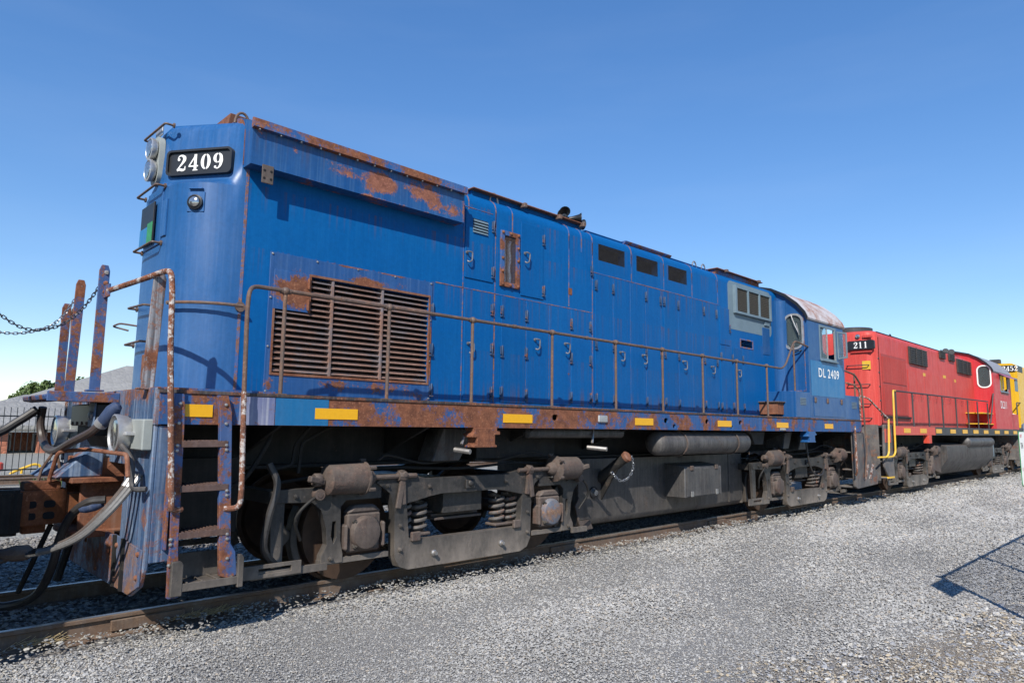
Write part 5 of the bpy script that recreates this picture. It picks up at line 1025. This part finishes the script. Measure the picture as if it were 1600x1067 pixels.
# corrugated shutters
sh = MB().box(17.22,19.45,-H-.012,-H+.003,2.05,3.86).obj('shutter_panel', 'red_dark', rh)
for k in range(26): MB().box(17.30+.081*k,17.34+.081*k,-H-.035,-H-.011,2.12,2.98).box(17.30+.081*k,17.34+.081*k,-H-.035,-H-.011,3.04,3.78).obj('shutter_rib', 'red_dark', rh)
MB().box(17.15,19.55,-H-.06,-H,2.02,2.08).obj('shutter_ledge', 'grime', rh)
def vent(par, x0, x1, z0, z1, nx, nz, mat='mesh_dark', y=-H):
    f = MB().box(x0,x1,y-.05,y,z0,z1).obj('vent', mat, par, .005)
    for k in range(nz): MB().box(x0+.03,x1-.03,y-.075,y-.05,z0+(z1-z0)*(k+.25)/nz,z0+(z1-z0)*(k+.7)/nz).obj('vent_slat', mat, par)
    for k in range(1, nx): MB().box(x0+(x1-x0)*k/nx-.015,x0+(x1-x0)*k/nx+.015,y-.085,y-.05,z0,z1).obj('vent_bar', mat, par)
vent(rh,19.78,21.62,3.76,4.30,3,8); vent(rh,23.22,23.88,4.20,4.46,1,6); vent(rh,24.40,25.10,4.20,4.46,1,6); vent(rh,25.48,27.42,3.83,4.36,3,8)
for a, b in [(19.6+.83*k, 20.43+.83*k) for k in range(9)]: MB().box(a+.008,b-.008,-H-.011,-H+.003,1.88,3.55).obj('access_door', 'red', rh, .003)
hd2 = MB().tube(fillet([(-.03,0,.07),(-.03,-.05,.07),(.05,-.055,.07),(.05,-.055,-.07),(-.03,-.03,-.08)], .02, 3), .012, 6).obj('handle', 'red_dark', rh); hd2.location = (19.95,-H-.012,2.75)
for k in range(1, 9): place(hd2, 'handle', rh, (19.95+.83*k,-H-.012,2.75))
for a, z, w_ in ((21.2,3.45,.25),(23.55,3.52,.35),(25.0,3.45,.22)): MB().box(a,a+w_,-H-.014,-H-.010,z,z+.10).obj('old_yellow_mark', 'yellow_pipe', rh)
MB().prism([(-.62,4.49),(-.66,4.56),(.66,4.56),(.62,4.49)], 'x', 17.6, 25.5).obj('roof_walk', 'black_sill', red, .006); MB().lathe([(0,.55),(.16,.55),(.17,.5)], (17.55,0,4.5), (0,0,1), 24).obj('radiator_fan', 'black_sill', red)
for a in (19.0, 24.6): MB().tube([(a+.09*math.cos(q),-.6,4.5+.12*math.sin(q)) for q in [math.pi*k/8 for k in range(9)]], .016, 6).obj('lifting_eye', 'black_sill', red)
MB().box(25.6,27.6,-.5,.5,4.5,4.62).lathe([(0,.1),(.25,.12)], (26.0,-.4,4.68), (-1,-.3,0), 12).lathe([(0,.1),(.25,.12)], (26.6,-.45,4.70), (-1,-.3,0), 12).obj('roof_gear', 'black_sill', red, .02)
MB().box(15.75,32.2,-1.5,1.5,1.74,1.79).obj('walkway', 'black_sill', red)
rs_ = MB().box(15.75,32.2,-1.52,-1.49,1.54,1.785).obj('side_sill', 'black_sill', red); MB().box(15.75,19.55,-1.526,-1.52,1.545,1.78).obj('red_sill_section', 'orange_red', rs_)
MB().box(15.75,32.2,-.62,-.55,1.1,1.75).box(15.75,32.2,.55,.62,1.1,1.75).obj('underframe', 'grime', red)
for a, b in ((16.60,17.16),(18.06,18.66),(19.64,20.23),(21.21,21.83),(22.70,23.33),(24.14,24.83),(25.66,26.33),(27.40,28.20),(29.07,29.81),(30.79,31.49)):
    MB().box(a, b, -1.532, -1.526, 1.60, 1.725).obj('reflector', 'yellow_tape', rs_)
MB().box(18.75,19.05,-1.55,-1.40,1.30,1.54).obj('jacking_pad', 'orange_red', red, .01)
MB().tube([(16.2,-1.47,2.72),(26.9,-1.47,2.80)], .022, 8).obj('handrail', 'black_sill', red)
rp = MB().cyl((0,-1.47,1.79),(0,-1.47,2.74),.022,8).obj('handrail_post', 'black_sill', red); rp.location = (17.7,0,0)
for a in (16.25,19.2,20.72,22.32,23.85,25.22,26.78): place(rp, 'handrail_post', red, (a,0,0))
MB().tube(fillet([(16.25,-1.47,2.72),(15.70,-1.58,2.70),(15.62,-1.6,2.55),(15.55,-1.6,1.10),(15.45,-1.58,1.0),(15.05,-1.55,.98)], .12, 4), .024, 8).obj('yellow_grab_rail', 'yellow_pipe', red)
MB().tube(fillet([(15.16,-1.6,1.95),(15.05,-1.6,1.1),(14.95,-1.58,.99),(14.55,-1.5,.99)], .08, 4), .024, 8).obj('yellow_grab_rail', 'yellow_pipe', red)
MB().tube(fillet([(15.16,-1.6,1.95),(15.0,-1.55,2.05),(14.2,-1.45,2.45),(14.1,-1.3,2.5)], .08, 4), .022, 8).obj('white_grab_rail', 'white_pipe', red)
MB().prism([(15.10,1.8),(15.75,1.8),(15.75,.45),(15.35,.40),(15.0,.75)], 'y', -1.50, -1.45).box(15.1,15.7,-1.48,-1.1,.44,.48).box(15.1,15.7,-1.48,-1.1,.85,.88).box(15.1,15.7,-1.48,-1.1,1.25,1.28).obj('steps', 'bumper', red, .01)
MB().box(15.12,15.55,-1.508,-1.4995,1.35,1.70).obj('red_paint_patch', 'orange_red', red); MB().box(15.2,15.65,-1.52,-1.3,.445,.485).obj('yellow_step', 'yellow_pipe', red)
MB().box(14.95,15.0,-1.4,1.4,.4,1.8).box(14.6,15.0,-.12,.12,.75,.98).obj('pilot', 'bumper', red)
rb_, rf_, rr_ = cab_shell(red, 27.9, 31.05, ('red_cab',), 1.79, 29.1, 30.5, 3.3, 4.0-.06, (-1.41,-1.02), (3.42,4.22), .16, 'grey_roof')
MB().add([(28.9,-1.5,4.02),(31.1,-1.5,4.02),(31.1,-1.78,3.82),(28.9,-1.78,3.82),(28.9,-1.5,3.99),(31.1,-1.5,3.99)], [(0,1,2,3),(3,2,5,4),(0,3,4),(1,5,2)]).obj('awning', 'purple', red)
MB().box(30.6,31.1,-1.75,-1.72,3.35,3.9).obj('wind_deflector', 'vent_grey', red)
text_mesh('DL211', .30, (29.45,-1.508,2.76), (1,0,0), (0,0,1), .95).obj('cab_lettering', 'white', red)
for z in (1.95, 2.35): MB().box(26.3,27.9,-1.42,-.86,z,z+.035).obj('cab_step', 'yellow_pipe', red)
MB().tube(smooth([(27.85,-1.48,3.15),(27.6,-1.46,2.6),(27.2,-1.45,2.0)], 5), .025, 6).obj('door_rail', 'black_sill', red)
MB().box(31.0,32.2,-1.5,1.5,1.79,2.42).obj('battery_box', 'red_cab', red)
copy_tree(truck1, red, 18.75-1.4225); copy_tree(truck1, red, 29.25-1.4225)
rt_ = MB().prism([(-1.45,.80),(-1.10,.30),(1.10,.30),(1.45,.80),(1.45,1.20),(1.10,1.28),(-1.10,1.28),(-1.45,1.20)], 'x', 21.0, 27.3).obj('fuel_tank', 'tank', red, .01)
MB().prism([(20.2,.48),(21.0,.35),(21.0,1.25),(20.2,.9)], 'y', -1.25, 1.25).obj('tank_end', 'brown', red, .01)
MB().lathe([(0,.05),(.08,.18),(3.6,.18),(3.68,.05)], (23.45,-1.38,1.30), (1,0,0), 18).obj('air_reservoir', 'tank', red)
MB().box(27.35,27.7,-1.4,-1.0,.75,1.25).obj('equipment_box', 'vent_grey', red, .01)
# ================================================================ yellow locomotive
yel = thing('locomotive', 'bright yellow locomotive with black number band behind the red one', 'locomotive', (40, 0, 0))
MB().prism(hood_profile(1.45,4.72,.25,1.85), 'x', 33.0, 47).obj('hood', 'yellow_loco', yel)
MB().box(32.96,33.0,-1.40,1.40,4.34,4.62).obj('number_band', 'black', yel); MB().box(33.0,34.2,-1.456,-1.45,4.34,4.62).obj('number_band', 'black', yel)
numerals('2452', .22, (32.955,-1.20,4.48), (0,-1,0), (0,0,1), 1.0, .06).obj('numerals', 'white', yel)
MB().box(32.3,47,-1.5,1.5,1.55,1.86).obj('deck', 'black_sill', yel); MB().box(33.3,33.6,-.8,-.4,4.72,4.95).obj('roof_stub', 'black_sill', yel, .02)
MB().tube(fillet([(32.35,-1.45,1.86),(32.35,-1.45,2.95),(33.0,-1.47,2.95)], .1, 3), .025, 6).cyl((32.35,-.5,1.86),(32.35,-.5,2.9),.025,6).cyl((32.35,-1.0,1.86),(32.35,-1.0,2.95),.025,6).obj('end_railing', 'black_sill', yel)
MB().bar((32.4,-1.4,2.4),(32.4,-.2,2.9),.04,.06).obj('white_bar', 'white', yel)
copy_tree(truck1, yel, 35.5-1.4225); copy_tree(truck1, yel, 44-1.4225)
MB().box(32.3,32.36,-1.45,1.45,.5,1.55).box(32.0,32.36,-.12,.12,.75,.98).obj('pilot', 'bumper', yel)

# ================================================================ chain-link fence and sign to the right
MT['galv'] = plain('galvanised_steel', (.42,.43,.44), .45, .7, .1)
cf_ = thing('chain_link_fence', 'galvanised chain-link fence with top rail, its shadow on the gravel', 'fence', (8, -6.22, GZ))
FY, FX, FT = -6.19, 4.0, 1.62
for k in range(9): MB().cyl((FX+.06+2.1*k,FY,GZ-.02),(FX+.06+2.1*k,FY,FT+.04),.030,10).lathe([(0,.035),(.04,.03),(.06,.005)], (FX+.06+2.1*k,FY,FT+.04), (0,0,1), 10).obj('fence_post', 'galv', cf_)
MB().cyl((FX+.03,FY,FT),(21,FY,FT),.024,8).obj('top_rail', 'galv', cf_); MB().cyl((FX+.03,FY,GZ+.06),(21,FY,GZ+.06),.02,8).obj('bottom_rail', 'galv', cf_)
wm = MB(); hgt = FT-GZ-.08; st = .046
for k in range(-int(hgt/st), int(7.5/st)):
    for sgn in (1, -1):
        xa = FX+.06+k*st; xb = xa+hgt; za, zb = (GZ+.07, FT) if sgn > 0 else (FT, GZ+.07)
        if xb < FX+.06 or xa > FX+7.5: continue
        if xa < FX+.06: za += (zb-za)*(FX+.06-xa)/(xb-xa); xa = FX+.06
        wm.cyl((xa,FY+.002*sgn,za),(xb,FY+.002*sgn,zb),.0021,3,caps=False)
stuff(wm.obj('chain_link_mesh', 'galv', cf_))
SX = 3.455
sg = thing('sign', 'white sign with red and black lettering and green edge hung on the fence', 'sign', (3.9, FY-.04, 1.15))
MB().prism(rrect(SX,SX+.60,1.155,1.635,.03,4), 'y', FY-.045, FY-.040).obj('sign_border', MT['green'], sg)
MB().prism(rrect(SX+.006,SX+.596,1.16,1.63,.028,4), 'y', FY-.048, FY-.0455).obj('sign_face', 'white', sg)
MT['sign_red'] = plain('sign_red', (.6,.02,.03), .5)
text_mesh('EXT', .028, (SX+.012,FY-.0505,1.595), (1,0,0), (0,0,1), 1.1, True).obj('red_heading', 'sign_red', sg)
text_mesh('TH', .050, (SX+.018,FY-.0505,1.51), (1,0,0), (0,0,1), 1.0, True).obj('black_word', 'black', sg)
text_mesh('VI', .030, (SX+.022,FY-.0505,1.305), (1,0,0), (0,0,1), 1.0, True).obj('red_word', 'sign_red', sg)
# ================================================================ background on the left
MT['fence_black'] = plain('black_fence_paint', (.012,.016,.018), .45)
pf = thing('picket_fence', 'black steel picket fence along the second track', 'fence', (4, 19.2, GZ))
for z in (.12, 1.80): MB().box(-6,16,19.18,19.22,z-.02,z+.02).obj('fence_rail', 'fence_black', pf)
pk = MB().box(-.009,.009,-.009,.009,-.04,2.08).obj('picket', 'fence_black', pf); pk.location = (-5.9,19.16,.0)
for k in range(1, 130): place(pk, 'picket', pf, (-5.9+.168*k,19.16,random.uniform(-.006,.006)))
for k in range(9): MB().box(-5.9+2.5*k-.035,-5.9+2.5*k+.035,19.165,19.235,GZ,2.06).obj('fence_post', 'fence_black', pf)
MT['brick'] = gravel_mat('red_brick', 4, [(.36,.13,.075),(.42,.17,.10),(.32,.11,.07)]); MT['shingle'] = gravel_mat('grey_shingle', 3, [(.24,.232,.215),(.30,.29,.265),(.265,.255,.24),(.33,.32,.295)])
MT['pale_wall'] = plain('pale_wall', (.5,.48,.44), .8); MT['pale_frame'] = plain('white_trim', (.72,.72,.7), .6); MT['dk_glass'] = plain('dark_window', (.03,.035,.045), .1); MT['paving'] = plain('brown_paving', (.24,.16,.12), .9, 0, .2, 3)
bl = thing('station_building', 'low brick station with grey hipped shingle roof behind the fence', 'building', (10, 44, GZ))
MB().box(2.0,40,46,60,-1.0,1.45).obj('wall', 'brick', bl)
def hip(x0, x1, y0, y1, ze, zr, ins, nm, mt):
    ym = (y0+y1)/2
    return MB().add([(x0,y0,ze),(x1,y0,ze),(x1,y1,ze),(x0,y1,ze),(x0+ins,ym,zr),(x1-ins,ym,zr),(x0,y0,ze-.22),(x1,y0,ze-.22),(x1,y1,ze-.22),(x0,y1,ze-.22)],
                    [(0,1,5,4),(1,2,5),(2,3,4,5),(3,0,4),(0,6,7,1),(1,7,8,2),(2,8,9,3),(3,9,6,0),(6,9,8,7)]).obj(nm, mt, bl)
hip(1.4,42,43.0,64,1.50,6.2,10.6,'roof','shingle'); hip(-1.0,9.5,40.5,50,1.42,3.35,5.2,'porch_roof','shingle')
for x_ in (-.6,2.5,4.35,7.0,9.2): MB().box(x_,x_+.45,41.0,41.45,-1.3,1.25).obj('brick_column', 'brick', bl)
for x_ in (3.0,4.9,6.0,7.6): 
    wv = MB().box(x_,x_+.8,45.9,46.0,-.5,.9).obj('window', 'pale_frame', bl); MB().box(x_+.1,x_+.7,45.86,45.9,-.4,.8).obj('pane', 'dk_glass', wv)
MB().box(-1.0,9.4,41.0,41.2,1.02,1.25).obj('fascia', 'pale_frame', bl)
MB().box(-3,12,40.6,46,-1.35,-1.0).obj('platform', 'paving', bl)
b2 = thing('far_house', 'distant low house with dark grey roof left of the station', 'building', (-2, 70, GZ))
MB().box(-12,4.0,70,80,-1.2,1.8).obj('wall', 'pale_wall', b2); MB().prism([(69,1.8),(75,4.6),(81,1.8)], 'x', -13, 4.4).obj('roof', 'black_sill', b2)
yb = MB().tube(fillet([(.30,22,-.30),(.42,22,-.13),(1.04,22,.14),(1.22,22,.10),(1.32,22,-.30)], .08, 4), .045, 8).cyl((.70,22,-.02),(.69,22,-.30),.04,8).obj('hose_guard', 'yellow_pipe')
tag(yb, 'bent yellow pipe barrier on the ground beyond the picket fence', 'barrier')
rc_ = MB().lathe([(0,.10),(.02,.17),(.28,.16),(.32,.10)], (.28,24,-.18), (0,0,1), 12).obj('red_bucket', 'orange_red'); tag(rc_, 'small red container on the ground beyond the picket fence', 'container')
MT['yel_flower'] = plain('yellow_flower', (.75,.45,.02), .7)
# trees: trunk, limbs and leaf-clump crown
def leaf_mat(nm, c):
    m, nt, bs = newmat(nm); rnd = nd(nt, 'NewGeometry').outputs['Random Per Island']
    col = mixc(nt, rnd, tuple(q*.55 for q in c), tuple(min(1,q*1.5) for q in c)); nt.links.new(col, bs.inputs['Base Color']); bs.inputs['Roughness'].default_value = .6
    return m
MT['leaf'] = leaf_mat('conifer_leaf', (.085,.125,.032)); MT['bark'] = plain('bark', (.10,.07,.05), .9)
def tree(x, y, h, rad, label, nleaf=3800):
    t = thing('tree', label, 'tree', (x, y, GZ), 'trees behind the station')
    tm = MB().tube([(x,y,GZ),(x+.1,y,h*.4),(x,y,h*.9)], [.22,.15,.04], 7)
    for k in range(7):
        a = random.uniform(0,6.28); z = h*(.35+.07*k); tm.tube([(x,y,z),(x+rad*.6*math.cos(a),y+rad*.6*math.sin(a),z+h*.12)], [.07,.02], 5)
    tm.obj('trunk', 'bark', t)
    n = nleaf; cl = []
    for k in range(34): 
        a, q = random.uniform(0,6.28), random.random()**.6; zz = h*(.30+.62*random.random()); rr = rad*q*(1.05-.75*((zz/h-.3)/.66)**1.6)
        cl.append((x+rr*math.cos(a), y+rr*math.sin(a), zz, rad*random.uniform(.16,.34)))
    cl += [(x,y,h*.93,rad*.14),(x+.1,y,h*.98,rad*.08)]
    C = np.array(cl)[RNG.integers(0,len(cl),n)]; D = RNG.normal(0,1,(n,3)); D /= np.linalg.norm(D,axis=1)[:,None]
    P = C[:,:3]+D*C[:,3:4]*RNG.uniform(.6,1.15,(n,1))*np.array([1,1,1.25])
    A = RNG.normal(0,1,(n,3)); A /= np.linalg.norm(A,axis=1)[:,None]; B2 = np.cross(A, RNG.normal(0,1,(n,3))); B2 /= np.linalg.norm(B2,axis=1)[:,None]
    s_ = RNG.uniform(.10,.22,(n,1))*(h/6)
    V = np.stack([P-A*s_, P+B2*s_*.6, P+A*s_, P-B2*s_*.6], 1).reshape(-1,3)
    me = bpy.data.meshes.new('crown'); me.from_pydata(V.tolist(), [], [(4*i,4*i+1,4*i+2,4*i+3) for i in range(n)]); link('crown', me, 'leaf', t)
for a in ((8.9,72,5.3,1.9),(9.6,71,5.55,1.4),(10.5,72,5.4,1.5),(11.5,73,5.7,1.7),(7.9,74,4.3,1.3),(6.5,76,3.3,.9),(13.2,75,6.0,2.2)): tree(*a, 'round green conifer standing behind the grey station roof')
# weeds by the second track
gm = MB()
for k in range(60):
    x_, y_ = 0.35+random.gauss(0,.25), 15.6+random.gauss(0,.15); a = random.uniform(0,6.28)
    gm.add([(x_-.03*math.cos(a),y_-.03*math.sin(a),GZ-.02),(x_+.03*math.cos(a),y_+.03*math.sin(a),GZ-.02),(x_+random.gauss(0,.06),y_+random.gauss(0,.06),GZ+random.uniform(.08,.28))], [(0,1,2)])
stuff(gm.obj('weeds', 'leaf'))
# dry straw caught against the near rail
sm = MB()
for k in range(160):
    c = random.choice((-2.75,-1.55,-1.35)); x_, y_ = c+random.gauss(0,.10), -.86+random.gauss(0,.025); a = random.gauss(0,.6)
    sm.cyl((x_,y_,GZ+.02+random.random()*.05),(x_+.11*math.cos(a),y_+.05*math.sin(a),GZ+.03+random.random()*.07),.0018,3)
MT['straw'] = plain('dry_straw', (.45,.34,.18), .8); stuff(sm.obj('dry_straw', 'straw'))
